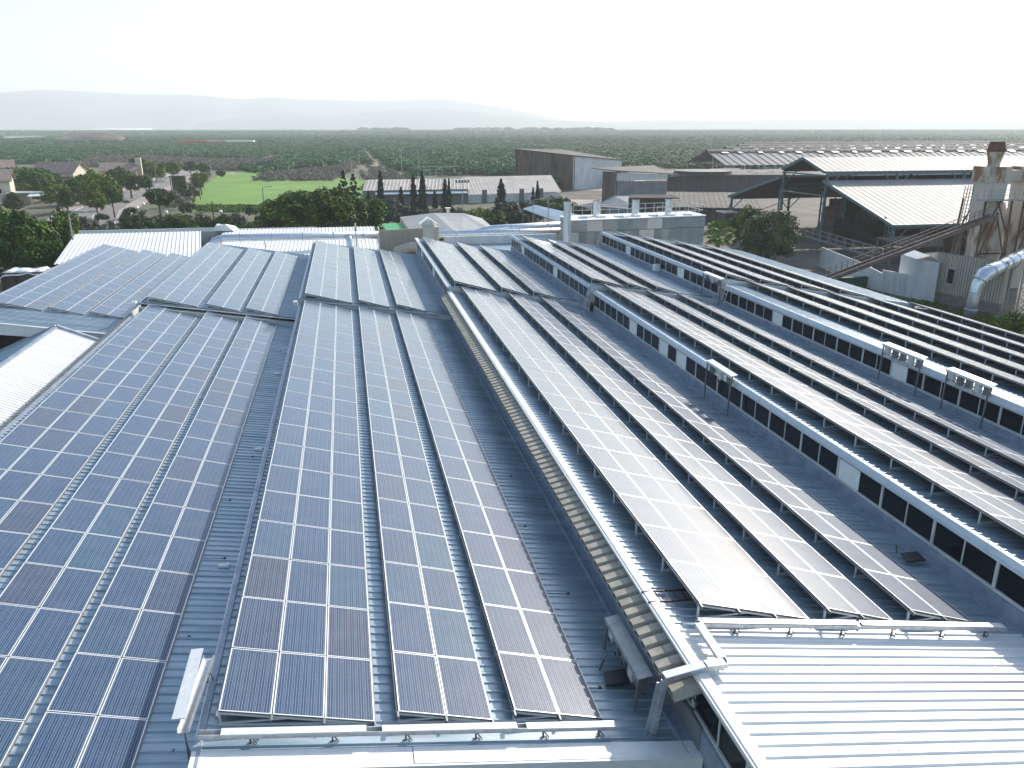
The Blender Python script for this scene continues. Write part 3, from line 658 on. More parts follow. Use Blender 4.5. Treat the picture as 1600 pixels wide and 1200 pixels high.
# white ribbed workshop roof behind the far hall
wk=empty('workshop_building',(-13,95,0),'workshop with a white ribbed sloping roof behind the left arrays','workshop')
A=atZ(84,413,5.1); B=atZ(117,366,6.2); xr=3.3
mb=MB(); mb.ribs((A.x,A.y,5.1),(B.x-A.x+.0,B.y-A.y,1.1),(-14.9-A.x,0,0),pitch=.42,h=.06,N=(0,0,1)); wpart(mb,'roof','white_roof',wk)
mb=MB(); mb.ribs((-14.8,82.5,4.6),(0,20.7,1.45),(18.1,0,0),pitch=.42,h=.06,N=(0,0,1)); wpart(mb,'roof','white_roof',wk)
mb=MB(); mb.box(B.x,3.2,102.9,103.2,0,5.95); mb.box(A.x+.2,A.x+.4,87.4,102.9,0,4.9); mb.box(3.0,3.2,83,102.9,0,4.4); mb.box(A.x+.4,3.0,87.2,87.4,0,4.8); wpart(mb,'wall','wall',wk)
mb=MB(); mb.box(B.x-.2,-14.8,103.2,103.35,5.9,6.35); mb.box(-14.8,-4,103.2,103.35,5.8,6.15); mb.hexa([(-16,101.8,6.1),(-13.6,101.8,6.1),(-13.2,103.6,6.1),(-16,103.6,6.1),(-15.6,102,6.75),(-14.5,102,6.9),(-13.6,103.4,6.5),(-15.6,103.4,6.8)]); wpart(mb,'ridge_flashing','white_metal',wk)
# silver ducts
def duct(pts,r,label,rings=2.4,sup=()):
    mb=MB(); mb.tube(pts,r,14); o=empty('silver_duct',(pts[0][0],pts[0][1],0),label,'duct','silver ducts')
    wpart(mb,'pipe','pipe',o,True)
    pts=[V(p) for p in pts]
    for i in range(len(pts)-1):
        L=(pts[i+1]-pts[i]).length; d=(pts[i+1]-pts[i]).normalized()
        for k in range(max(1,int(L/rings))):
            p=pts[i]+d*(k+.5)*L/max(1,int(L/rings)); ra=(r if not isinstance(r,list) else max(r[i],r[i+1])); mb=MB(); mb.tube([p-d*.05,p+d*.05],ra+.04,14); wpart(mb,'flange','galv',o)
    for (x,y,z) in sup:
        mb=MB(); mb.bar((x,y,0),(x,y,z),.12,.12); wpart(mb,'support_post','galv',o)
    return o
a=atY(350,372,91); b=atY(592,367,91)
duct([(a.x-1.4,90.2,a.z-1.2),(a.x-.9,90.6,a.z-.25),(a.x,91,a.z),(b.x,91,b.z)],.43,'horizontal silver duct running behind the far arrays at left',3.,[(-9,91,a.z-.4),(-3.5,91,a.z-.4)])
c=atY(545,370,90.2); duct([(c.x,91,c.z),(c.x,90.2,c.z-.2),(c.x,89.9,c.z-2.2)],.36,'short silver duct dropping from the long left duct',1.2)
a=atY(686,367,90); b=atY(884,361,90); duct([(a.x,90,a.z),(b.x,90,b.z)],.42,'lower of two parallel silver ducts in the middle',3.2,[(14,90,a.z-.4),(20,90,a.z-.4)])
a=atY(742,364,92.5); b=atY(770,357,92.5); c=atY(884,351,92.5); duct([tuple(a),tuple(b),tuple(c)],.40,'upper of two parallel silver ducts in the middle',3.2,[(17,92.5,b.z-.4)])
lw=empty('duct_gallery',(15,85,0),'pale low gallery under the two parallel ducts behind the far arrays','gallery')
mb=MB(); mb.slab([(8.3,81.6,5.3),(23.3,81.6,5.3),(23.3,88.6,5.6),(8.3,88.6,5.6)],.2); wpart(mb,'roof','roof',lw); mb=MB(); mb.box(10.4,23.2,88.0,88.3,5.6,6.5); mb.box(8.5,23.1,88.4,88.5,0,5.3); wpart(mb,'wall','fence_white',lw)
# pole beside the ducts
a=atY(555,350,88); mb=MB(); mb.tube([(a.x,88,2),(a.x,88,a.z+.1)],.09,8); mb.box(a.x-.14,a.x+.14,87.9,88.1,a.z-.7,a.z-.4); wthing(mb,'vent_pole','galv','thin grey pole standing by the long left duct','pole')
# beige ribbed screen with dark duct mouth
sc_=empty('plant_enclosure',(7,84,0),'plant enclosure with beige ribbed cladding between the two duct runs','plant enclosure')
a=atY(592,360,84.5); b=atY(684,355,84.5); mb=MB(); n=34
for k in range(n):
    x=a.x+(b.x-a.x)*k/n; w_=(b.x-a.x)/n; mb.box(x,x+w_*.6,84.42,84.6,3,a.z+(b.z-a.z)*k/n); mb.box(x+w_*.6,x+w_,84.5,84.6,3,a.z+(b.z-a.z)*k/n)
mb.box(a.x,a.x+.1,84.6,88,3,a.z); mb.box(b.x-.1,b.x,84.6,88,3,b.z); mb.box(a.x-.05,a.x+.12,84.3,84.42,3,a.z+.1)
wpart(mb,'cladding','beige_clad',sc_)
mb=MB(); p=atY(620,392,83); q=atY(640,379,83); r2=atY(668,377,83); mb.tube([(p.x,83,p.z-1),(p.x+.1,83,p.z),(q.x,83,q.z-.5),(r2.x,83,r2.z-.5)],.55,12); wpart(mb,'duct_elbow','beige_clad',sc_,True)
# chimney with gabled cowl
ch=empty('vent_chimney',(9,82,0),'square grey chimney with a pointed metal cowl beside the beige enclosure','chimney')
a=atY(661,352,82.5); b=atY(678,350,82.5); mb=MB(); mb.box(a.x,b.x,82.5,83.6,3,a.z); wpart(mb,'shaft','grey_clad',ch)
m_=(a.x+b.x)/2; zt=a.z
mb=MB()
for (x0,x1) in ((a.x-.35,m_),(b.x+.35,m_)): mb.quad((x0,82.2,zt+.1),(x0,83.9,zt+.1),(x1,83.9,zt+.75),(x1,82.2,zt+.75)); mb.quad((x0,82.2,zt+.06),(x0,83.9,zt+.06),(x1,83.9,zt+.70),(x1,82.2,zt+.70))
mb.box(a.x+.1,b.x-.1,82.7,83.4,zt,zt+.4); wpart(mb,'cowl','pipe',ch)
mb=MB(); mb.box(b.x+.02,b.x+.55,82.8,83.8,3,zt-.25); wpart(mb,'side_casing','beige_clad',ch)
# grey roofed low hall (canteen)
g1=empty('grey_roof_building',(14,135,0),'low building with a plain grey shallow roof behind the cowled chimney','low building')
pts={'a':atZ(625,339,3.2),'b':atZ(645,368,3.0),'c':atZ(722,372,3.9),'d':atZ(678,332.5,4.2),'e':atZ(724,333,4.1),'f':atZ(790,372,2.9),'g':atZ(753,341,3.0)}
mb=MB(); mb.slab([pts['a'],pts['b'],pts['c'],pts['d']],.15); mb.slab([pts['d'],pts['c'],pts['f'],pts['e']],.15); mb.quad(pts['e'],pts['f'],pts['g']); wpart(mb,'roof','grey_roof',g1)
mb=MB(); f=lambda p,q,h: mb.hexa([(p.x,p.y,0),(q.x,q.y,0),(q.x+.2,q.y-.2,0),(p.x+.2,p.y-.2,0),(p.x,p.y,p.z-h),(q.x,q.y,q.z-h),(q.x+.2,q.y-.2,q.z-h),(p.x+.2,p.y-.2,p.z-h)])
f(pts['a'],pts['b'],.2); f(pts['a'],pts['d'],.2); f(pts['d'],pts['g'],.2) ; wpart(mb,'wall','cream',g1)
p=atZ(700,331,3.9); mb=MB(); mb.tube([(p.x,p.y,3.8),(p.x,p.y,4.5)],.3,10); mb.box(p.x-.5,p.x+.5,p.y-.5,p.y+.5,4.5,4.62); wpart(mb,'vent','white_metal',g1)
# green awning
a=atZ(586,349,2.6); b=atZ(634,349,2.6); c=atZ(641,361,2.4); d=atZ(588,362,2.4); aw=empty('green_awning',(a.x+3,a.y-5,0),'bright green shade awning behind the beige enclosure','awning')
mb=MB(); mb.slab([d,c,b,a],.05); wpart(mb,'canopy','green_net',aw)
for q in (a,b,c,d): mb=MB(); mb.bar((q.x,q.y,0),(q.x,q.y,q.z-.05),.1); wpart(mb,'post','galv',aw)
# tilted pale canopy in front of the silver stack
a=atZ(817,326,4.2); b=atZ(836,320,5.0); c=atZ(915,338,5.0); d=atZ(886,352,3.8); cn=empty('yard_canopy',(a.x+5,a.y-4,0),'tilted pale sheet canopy left of the cooling plant','canopy')
mb=MB(); mb.slab([d,c,b,a],.12); wpart(mb,'roof','roof',cn); mb=MB(); mb.bar(a-V((0,0,.1)),d-V((0,0,.1)),.14); mb.bar(b-V((0,0,.1)),c-V((0,0,.1)),.14); wpart(mb,'beam','rail',cn)
for q in (a,b,c,d,a.lerp(d,.5)): mb=MB(); mb.bar((q.x,q.y,0),(q.x,q.y,q.z-.1),.14); wpart(mb,'post','rail',cn)
mb=MB(); q=a.lerp(c,.6); mb.box(q.x-7,q.x+2,q.y-1,q.y+2,0,2.4); mb.box(q.x-5,q.x-4,q.y-1.05,q.y-1,0,2.0); wpart(mb,'kiosk','cream',cn)
# cooling plant
cp=empty('cooling_plant',(32,86,0),'grey panelled cooling plant with a railed white roof','industrial building')
a=atY(892,346,84); b=atY(1101,340,86); zt=8.35; x0,x1=a.x,b.x; n=16
M['clad_a']=mat('panel_light_grey',(.50,.48,.45),.6,.1,scale=1,col2=(.62,.60,.57)); M['clad_b']=mat('panel_blue_grey',(.18,.22,.24),.6,.1,scale=1,col2=(.25,.29,.31)); M['clad_c']=mat('panel_mid_grey',(.28,.285,.28),.6,.1,scale=1,col2=(.36,.365,.36))
mb=MB(); pw=(x1-x0)/18; rr=random.Random(2)
for k in range(18):
    y=84+2*k/18; x=x0+k*pw; mi=(0,1,2,1,0,1)[(k+(k//5))%6] if k<14 else 1
    mb.box(x+.015,x+pw-.015,y,y+.15,3.0,zt-1.25,mi)
    if k%2==0: mb.box(x+.015,x+2*pw-.015,y-.02,y+.2,zt-1.2,zt-.05,(2,0,2,1)[(k//2)%4] if k<12 else 1)
mb.box(x0,x1,86.05,86.2,3,zt-.1,2)
mb.box(x1-.15,x1,86.2,90.5,3,zt-.05,1); mb.box(x0,x0+.15,84.2,88.5,3,zt-.05,2)
wpart(mb,'wall',['clad_a','clad_b','clad_c'],cp)
mb=MB(); mb.hexa([(x0-.1,83.8,zt),(x1+.1,85.8,zt),(x1+.1,90.5,zt),(x0-.1,88.5,zt),(x0-.1,83.8,zt+.1),(x1+.1,85.8,zt+.1),(x1+.1,90.5,zt+.1),(x0-.1,88.5,zt+.1)])
for k in range(7): x=x0+1.5+k*2.1; mb.box(x,x+.9,85.5+.1*k,86.3+.1*k,zt+.1,zt+.28)
wpart(mb,'roof','white_roof',cp)
mb=MB(); yb=lambda x: 88.3+2*(x-x0)/(x1-x0)
def railrun(pa,pb,n):
    pa=V(pa);pb=V(pb)
    for k in range(n+1): p=pa.lerp(pb,k/n); mb.bar(p,p+V((0,0,1.1)),.05)
    for h_ in (.55,1.1): mb.bar(pa+V((0,0,h_)),pb+V((0,0,h_)),.045)
railrun((x0+1.5,yb(x0+1.5),zt+.1),(x1-.2,yb(x1),zt+.1),13); railrun((x1-.2,86.1,zt+.1),(x1-.2,90.2,zt+.1),4); railrun((x1-6,85.6,zt+.1),(x1-.2,86.1,zt+.1),5)
wpart(mb,'railing','galv',cp)
for (u,vt,vb,lab) in ((932.5,313,338,'silver exhaust stack on the cooling plant, second from the left'),(993.5,312,336,'silver exhaust stack on the cooling plant, third from the left'),(1045.5,311,335,'silver exhaust stack on the cooling plant, rightmost')):
    p=atY(u,vt,87.4); mb=MB(); mb.tube([(p.x,87.4,zt+.1),(p.x,87.4,p.z)],.42,16); mb.tube([(p.x,87.4,zt+.9),(p.x,87.4,zt+.96)],.45,16); mb.tube([(p.x,87.4,p.z-.08),(p.x,87.4,p.z)],.45,16); wthing(mb,'exhaust_stack','pipe',lab,'exhaust stack','exhaust stacks')
p=atY(887,315,83); mb=MB(); mb.tube([(p.x,83,0),(p.x,83,p.z)],.42,16); mb.tube([(p.x,83,p.z-.08),(p.x,83,p.z)],.46,16); mb.tube([(p.x,83,6.5),(p.x,83,6.6)],.46,16); wthing(mb,'exhaust_stack','pipe','tall silver exhaust stack standing free at the left corner of the cooling plant','exhaust stack','exhaust stacks')
# long low barn with cypresses in front
lb=empty('long_shed',(38,205,0),'long low shed with a pale pinkish roof behind the cypresses','long shed')
e0=atY(566,298,200); e1=atY(732,302,200); e2=atY(882,297.5,206); r0=atY(569,281,207); r1=atY(865,275,213)
mb=MB(); mb.ribs(V((e0.x,200,e0.z)),(r0.x-e0.x+.4,7,r0.z-e0.z),(e1.x-e0.x,.1,0),pitch=.9,h=.05,N=(0,0,1)); wpart(mb,'roof','pink_roof',lb)
mb=MB(); z=e2.z; mb.ribs(V((e1.x,199.6,z-.15)),(0,11,r1.z-z+.3),(e2.x-e1.x-1.5,4.0,0),pitch=.9,h=.04,N=(0,0,1)); wpart(mb,'roof','pink_roof',lb)
mb=MB(); mb.hexa([(e0.x,200.6,0),(e1.x,200.6,0),(e1.x,201,0),(e0.x,201,0),(e0.x,200.6,e0.z-.1),(e1.x,200.6,e0.z-.1),(e1.x,201,e0.z-.1),(e0.x,201,e0.z-.1)]); wpart(mb,'wall','grey_wall',lb)
mb=MB(); mb.hexa([(e1.x,200,0),(e2.x-2,203.8,0),(e2.x-2,204.2,0),(e1.x,200.4,0),(e1.x,200,z-.4),(e2.x-2,203.8,z-.4),(e2.x-2,204.2,z-.4),(e1.x,200.4,z-.4)]); mb.hexa([(e2.x-2,203.8,0),(e2.x-1.6,203.8,0),(e2.x-1.6,214,0),(e2.x-2,214,0),(e2.x-2,203.8,z-.4),(e2.x-1.6,203.8,z-.4),(e2.x-1.6,214,z-.4),(e2.x-2,214,z-.4)])
wpart(mb,'wall','fence_white',lb)
mb=MB(); mb.hexa([(e0.x+3,198,e0.z-.9),(e1.x-.5,198,e0.z-.9),(e1.x-.5,200.4,e0.z-.35),(e0.x+3,200.4,e0.z-.35),(e0.x+3,198,e0.z-.8),(e1.x-.5,198,e0.z-.8),(e1.x-.5,200.4,e0.z-.25),(e0.x+3,200.4,e0.z-.25)]); wpart(mb,'awning','roof',lb)
for u in (757,815,845):
    p=atY(u,310,199.7+ (u-732)/150*3.8); mb=MB(); mb.box(p.x-.6,p.x+.6,p.y-.15,p.y,0,3.2); wpart(mb,'door','rail',lb)
# tall rusty shed with a white end
rs=empty('tall_rusty_shed',(75,255,0),'tall mono-pitch shed, rusty brown side and white right face','tall shed')
c0=atZ(896,297,0); c1=atZ(805,288,0); c2=atZ(970,291,0)
h0=atY(896,243.5,c0.y).z; h1=atY(804,233,c1.y).z; h2=atY(970,250.5,c2.y).z; c3=c1+(c2-c0)
def wallq(mb,p,q,hp,hq,z0=0,t=.3,mi=0):
    d=(q-p).normalized(); n_=V((-d.y,d.x,0))*t
    mb.hexa([(p.x,p.y,z0),(q.x,q.y,z0),(q.x+n_.x,q.y+n_.y,z0),(p.x+n_.x,p.y+n_.y,z0),(p.x,p.y,hp),(q.x,q.y,hq),(q.x+n_.x,q.y+n_.y,hq),(p.x+n_.x,p.y+n_.y,hp)],mi)
mb=MB(); wallq(mb,c1,c0,h1,h0); wpart(mb,'side_wall','rust_brown',rs)
for t0,t1,z0_,z1_,m_ in ((.05,.25,1,9,'rust'),(.62,.98,0,4.5,'rust')):
    mb=MB(); n_=V(((c0-c1).y,-(c0-c1).x,0)).normalized()*.06; p=c1.lerp(c0,t0)+n_; q=c1.lerp(c0,t1)+n_; wallq(mb,p,q,z1_,z1_,z0_,.05); wpart(mb,'patch_panel',M.setdefault('rust2',mat('rust_patch',(.10,.05,.03),.85,0,scale=.4,col2=(.17,.10,.07),stretch=(1,1,.2))),rs)
mb=MB(); wallq(mb,c0,c2,h0,h2); wpart(mb,'end_wall','fence_white',rs)
mb=MB(); mb.slab([V((c1.x-.6,c1.y,h1+.2)),V((c0.x-.2,c0.y-.6,h0+.2)),V((c2.x+.5,c2.y,h2+.2)),V((c3.x,c3.y,h1-.5))],.25); wpart(mb,'roof','brown_roof',rs)
# grey and brown processing house
ph=empty('processing_house',(75,200,0),'brown and grey processing house with a strip of white windows under its roof','processing house')
c0=atZ(940,318,0); c1=atZ(961,322,0); c2=atZ(1041,318,0)
h=lambda u,v,c: atY(u,v,c.y).z
mb=MB(); wallq(mb,c0,c1,h(940,268,c0),h(961,269,c1)); wpart(mb,'side_wall','rust_brown',ph)
mb=MB(); wallq(mb,c1,c2,h(961,283,c1),h(1041,283,c2)); wpart(mb,'wall','grey_wall',ph)
mb=MB(); wallq(mb,c1+V((.1,0,0)),c2,h(961,270,c1),h(1041,273,c2),h(961,283,c1)+.05,.2); wpart(mb,'window_band','fence_white',ph)
mb=MB(); t_=h(961,268,c1); mb.slab([V((c0.x-2.5,c0.y+1,t_+.5)),V((c1.x-.3,c1.y-.5,t_+.3)),V((c2.x+.3,c2.y-.5,h(1041,272,c2)+.2)),V((c2.x+8,c2.y+30,t_-.2)),V((c0.x,c0.y+30,t_+.3))][:4],.2); wpart(mb,'roof','brown_roof',ph)
a=atZ(927,322,2.2); b=atZ(1002,327,2.2); c=atZ(960,305,4.2); d=atZ(1040,304,4.2); mb=MB(); mb.slab([a,b,d,c],.15); wpart(mb,'lean_to_roof','grey_roof',ph)
mb=MB(); wallq(mb,V((a.x,a.y+.5,0)),V((b.x,b.y+.5,0)),2.05,2.05); wpart(mb,'lean_to_wall','grey_wall',ph)
a=atZ(982,309,4.4); b=atZ(1062,309,4.4); c=atZ(1050,304,4.9); d=atZ(985,304,4.9); mb=MB(); mb.slab([a,b,c,d],.2); wpart(mb,'porch_roof','brown_roof',ph)
mb=MB(); wallq(mb,V((a.x+.5,a.y+1.2,0)),V((b.x-1,b.y+1.2,0)),4.1,4.1); wpart(mb,'porch_wall','brown_wall',ph)
# storage bunkers
bk=empty('storage_bunker',(105,200,0),'long brown sheeted storage bunker heaped with debris behind the cooling plant','storage bunker')
c0=atZ(1041,299,0); c1=atZ(1330,300,0); hh=atY(1041,273.5,c0.y).z
mb=MB(); wallq(mb,c0,c1,hh,hh); wpart(mb,'wall','brown_wall',bk)
mb=MB(); mb.bar((c0.x,c0.y-.1,hh+.1),(c1.x,c1.y-.1,hh+.1),.4,.25); wpart(mb,'coping','rail',bk)
N=24; a=V((c0.x-8,c0.y+.4,0)); b=V((c1.x,c1.y+.4,0)); P_=[]
for j in range(N):
    for i in range(48):
        t=i/47; s=j/(N-1); x=a.x+(b.x-a.x)*t; y=a.y+(b.y-a.y)*t+s*38; nz=noise.fractal(V((x/9,y/9,2)),1,2,5); P_.append((x,y,hh-.25+.55*nz+.8*math.sin(s*math.pi)))
mb=MB(); mb.v=P_
for j in range(N-1):
    for i in range(47): q=j*48+i; mb.f.append((q,q+1,q+49,q+48)); mb.m.append(0)
wpart(mb,'debris_heap','heap',bk)
p=atZ(1098,267,hh+.9); mb=MB(); mb.tube([(p.x,p.y,hh-.2),(p.x,p.y,hh+1.05)],8.5,26); wpart(mb,'round_tank_cover','black',bk)
lt=empty('low_brown_shed',(90,165,0),'low brown roofed shed in front of the storage bunker','low shed')
a=atZ(1040,323,3); b=atZ(1190,326,3); c=atZ(1260,300,4.6); d=atZ(1041,299.5,4.6); mb=MB(); mb.ribs(a,d-a,b-a,pitch=1.,h=.05,N=(0,0,1)); mb.slab([a-V((0,0,.1)),b-V((0,0,.1)),c-V((0,0,.1)),d-V((0,0,.1))],.15); wpart(mb,'roof','brown_roof',lt)
mb=MB(); wallq(mb,V((a.x,a.y+.6,0)),V((b.x,b.y+.6,0)),2.7,2.7); wpart(mb,'wall','brown_wall',lt)
a=atZ(1118,330,3.0); b=atZ(1150,331,3.0); ks=empty('yard_hut',(a.x+2,a.y,0),'small hut with a pale flat roof beside the palm','hut'); mb=MB(); mb.box(a.x,b.x,a.y-4,a.y,2.9,3.1); wpart(mb,'roof','shed_roof',ks); mb=MB(); mb.box(a.x+.3,b.x-.3,a.y-3.7,a.y-.3,0,2.9); wpart(mb,'wall','brown_wall',ks)
# far barns with glazed / panelled roofs
for bi,(yy,u0,lab) in enumerate(((300,1067,'nearest of the far open cattle barns with blue-grey panelled roofs'),(345,1090,'second of the far open cattle barns, just behind the nearest'),(392,1105,'third of the far open cattle barns'),(440,1110,'farthest of the far open cattle barns'))):
    p=atY(u0,252,yy+22); X0=p.x+bi*3; X1=X0+170; ridge=9.4; ev=4.6; hw=17
    bn_=empty('cattle_barn',(X0,yy,0),lab,'barn','far cattle barns')
    for s,mm in ((-1,'grey_roof'),(1,'brown_roof')):
        mb=MB(); mb.ribs((X0,yy+s*hw,ev),(0,-s*(hw-1.2),ridge-ev-.5),(X1-X0,0,0),pitch=3.2,h=.18,duty=.15,N=(0,0,1)); wpart(mb,'roof',M.setdefault('barnpv',mat('panelled_roof',(.06,.07,.085),.75,0,scale=.12,col2=(.11,.125,.145))) if s<0 else mm,bn_)
    mb=MB()
    r5=random.Random(bi)
    for k in range(20):
        x=X0+4+k*8.2+r5.uniform(-1.5,1.5); w5=r5.uniform(1.2,3.4); mb.slab([(x,yy-4,ridge+.1-.9),(x+w5,yy-4,ridge+.1-.9),(x+w5,yy-2.2,ridge-.33),(x,yy-2.2,ridge-.33)],.08)
    wpart(mb,'skylight','fascia',bn_)
    mb=MB(); mb.slab([(X0,yy-2,ridge-.1),(X1,yy-2,ridge-.1),(X1,yy,ridge+.6),(X0,yy,ridge+.6)],.12); mb.slab([(X0,yy,ridge+.6),(X1,yy,ridge+.6),(X1,yy+2,ridge-.1),(X0,yy+2,ridge-.1)],.12); wpart(mb,'ridge_vent','brown_roof',bn_)
    for yo in ((-hw+.5,-6,6,hw-.5) if bi<1 else (-hw+.5,)):
        mb=MB()
        for k in range(22):
            x=X0+.3+k*8; mb.box(x-.18,x+.18,yy+yo-.18,yy+yo+.18,0,ev if abs(yo)>10 else ev+3)
        wpart(mb,'post_row','wall' if yo<0 else 'rust_brown',bn_)
    mb=MB(); mb.hexa([(X0,yy-hw,ev-.4),(X0+.3,yy-hw,ev-.4),(X0+.3,yy+hw,ev-.4),(X0,yy+hw,ev-.4),(X0,yy-hw,ev),(X0+.3,yy-hw,ev),(X0+.3,yy+hw,ev),(X0,yy+hw,ev)]); mb.bar((X0,yy-hw,ev),(X0,yy,ridge-.2),.3,.4); mb.bar((X0,yy+hw,ev),(X0,yy,ridge-.2),.3,.4); wpart(mb,'gable_truss','rust_brown',bn_)
    mb=MB(); mb.box(X0+10,X1,yy-hw+3,yy-hw+3.3,0,1.4); wpart(mb,'pen_rail','wall',bn_)
# ---- big green-framed open shed
gs=empty('open_steel_shed',(110,118,0),'big open shed with green steel frame and pale two-tier roof','open shed')
X0=72.0; X1=190
Pt=lambda u,v: atX(u,v,X0)
gl,gr,ap,cl,cr=Pt(1140,308),Pt(1400,350),Pt(1258,246),Pt(1225,263),Pt(1292,268)
ll,lr=Pt(1222,276),Pt(1290,282)
ev=(gl.z+gr.z)/2
def roofq(p,q,name,m,r=1.05,th=.12):
    mb=MB(); mb.ribs((X0-.4,q.y,q.z),(0,p.y-q.y,p.z-q.z),(X1-X0,0,0),pitch=r,h=.03,duty=.12,th=th,N=(0,0,1)); return wpart(mb,name,m,gs)
roofq(ap,cr,'upper_roof','shed_roof'); roofq(cl,ap,'upper_roof','shed_roof'); roofq(lr,V((X0,gr.y,ev)),'lower_roof','shed_roof'); roofq(ll,V((X0,gl.y,ev)),'lower_roof','shed_roof')
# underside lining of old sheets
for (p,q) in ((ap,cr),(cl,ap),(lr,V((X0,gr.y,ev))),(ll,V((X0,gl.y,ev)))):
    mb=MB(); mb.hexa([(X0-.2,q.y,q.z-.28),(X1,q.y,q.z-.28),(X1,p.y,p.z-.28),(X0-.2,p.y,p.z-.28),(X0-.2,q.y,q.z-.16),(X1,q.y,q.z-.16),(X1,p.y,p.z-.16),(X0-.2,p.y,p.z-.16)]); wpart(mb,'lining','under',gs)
mb=MB()   # gable frame
for (p,q) in ((V((X0,gl.y,ev)),ll),(V((X0,gr.y,ev)),lr),(cl,ap),(cr,ap)): 
    for dx in (-.3,): mb.bar(V((X0+dx,p.y,p.z-.1)),V((X0+dx,q.y,q.z-.1)),.3,.42)
mb.bar(V((X0-.2,cl.y,cl.z-.6)),V((X0-.2,cr.y,cr.z-.6)),.2,.2); mb.bar(V((X0-.2,cl.y,cl.z-3.6)),V((X0-.2,cr.y,cr.z-3.6)),.2,.2)
for p,q in ((gl,ll),(gr,lr)):
    d=(V((X0,p.y,0))-V((X0,q.y,0))).normalized(); mb.bar(V((X0,p.y,ev-2.2)),V((X0,p.y,ev))-d*2.4+V((0,0,.9)),.16,.16)
wpart(mb,'gable_frame','green_steel',gs)
cols=[(gl.y-.6,ev),(cl.y,cl.z),(cr.y,cr.z),(gr.y+.6,ev)]
for k in range(8):
    x=X0+.2+k*12
    for (y,z) in cols:
        mb=MB(); mb.bar((x,y,0),(x,y,z-.2),.34,.34); 
        mb.bar((x,y,z-2.6),(x+2.4,y,z-.3),.14,.14); 
        if k: mb.bar((x,y,z-2.6),(x-2.4,y,z-.3),.14,.14)
        if z>ev+2:
            mb.bar((x,y+.9,0),(x,y+.9,z-3.5),.2,.2)
            for q in range(6): mb.bar((x,y,q*1.5+.4),(x,y+.9,q*1.5+1.1),.1,.1)
        wpart(mb,'column','green_steel',gs)
mb=MB()
for (y,z) in cols: mb.bar((X0,y,z-.35),(X1,y,z-.35),.2,.35)
for zz in (cl.z-3.4,cl.z-2.6): mb.bar((X0,cl.y,zz),(X1,cl.y,zz),.12,.12); mb.bar((X0,cr.y,zz),(X1,cr.y,zz),.12,.12)
for k in range(20): x=X0+k*2.4; mb.bar((x,cl.y,cl.z-3.4),(x,cl.y,cl.z-2.6),.06,.06)
wpart(mb,'long_beam','green_steel',gs)
mb=MB(); mb.bar((X0-.3,gr.y-.15,ev-.05),(X1,gr.y-.15,ev-.05),.22,.3); wpart(mb,'eaves_gutter','green_steel',gs)
# things stored in it: brown feed stacks and pen rails
rr=random.Random(4)
for k in range(9):
    x=X0+6+rr.random()*40; y=gr.y+8+rr.random()*34; sx,sy,sz=4+rr.random()*7,3+rr.random()*4,2+rr.random()*2.6
    mb=MB(); mb.hexa([(x,y,0),(x+sx,y,0),(x+sx,y+sy,0),(x,y+sy,0),(x+.3,y+.3,sz),(x+sx-.4,y+.2,sz*.9),(x+sx-.3,y+sy-.3,sz),(x+.2,y+sy-.2,sz*.85)]); mb.box(x+.8,x+sx*.6,y+.5,y+sy-.6,sz*.8,sz*1.2)
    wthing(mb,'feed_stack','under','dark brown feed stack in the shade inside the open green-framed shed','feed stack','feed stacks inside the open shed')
# sloping brown inner roof + catwalk rails in front of the shed
a=atZ(1372,371,4.2); b=atZ(1415,386,3.0); c=atZ(1475,384,3.0); d=atZ(1470,366,4.2)
ir=empty('inner_lean_to',(d.x,d.y,0),'tan sloping lean-to roof under the near eave of the open shed','lean-to'); mb=MB(); mb.slab([b,c,d,a],.15); wpart(mb,'roof','brown_roof',ir)
for q in (a,b,c,d): mb=MB(); mb.bar((q.x,q.y,0),(q.x,q.y,q.z-.1),.18); wpart(mb,'post','rust_brown',ir)
cw=empty('railed_platform',tuple(atZ(1340,400,0)),'dark platform with pipe railings below the open shed','platform')
a=atZ(1295,378,1.8); b=atZ(1378,404,1.8); mb=MB(); mb.slab([a+V((0,-.5,0)),b,b+V((1,8,0)),a+V((1,8,0))],.3); wpart(mb,'deck','grey_wall',cw)
mb=MB()
for o in (V((0,0,0)),V((1,8,0))):
    for k in range(7):
        p=a.lerp(b,k/6)+o; mb.bar(p,p+V((0,0,1.3)),.09,.09)
    for h_ in (.6,1.25): mb.bar(a+o+V((0,0,h_)),b+o+V((0,0,h_)),.07,.07)
wpart(mb,'railing','pole',cw)
# white fences
fn=empty('white_panel_fence',tuple(atZ(1330,428,0)),'white sheet fence running in front of the open shed','fence')
for k,(p,q,hu) in enumerate((((1280,417),(1342,446),2.7),((1342,446),(1374,455),2.1),((1374,455),(1424,466),2.5))):
    a=atZ(*p,0);b=atZ(*q,0); mb=MB(); wallq(mb,a,b,hu if k!=1 else 2.7,hu,0,.08); 
    for i in range(6): p_=a.lerp(b,i/6+.08); mb.bar((p_.x-.02,p_.y-.08,0),(p_.x-.02,p_.y-.08,hu-.1),.07,.07)
    wpart(mb,'panel','fence_white',fn)
a=atZ(1338,447,0); mb=MB(); mb.box(a.x-9,a.x+3.5,a.y-1.2,a.y-.6,0,1.3); ob=wthing(mb,'green_hoarding',M.setdefault('dkgreen',mat('dark_green_net',(.012,.05,.035),.8,0,scale=1,col2=(.02,.075,.05))),'dark green hoarding in front of the white fence','hoarding')
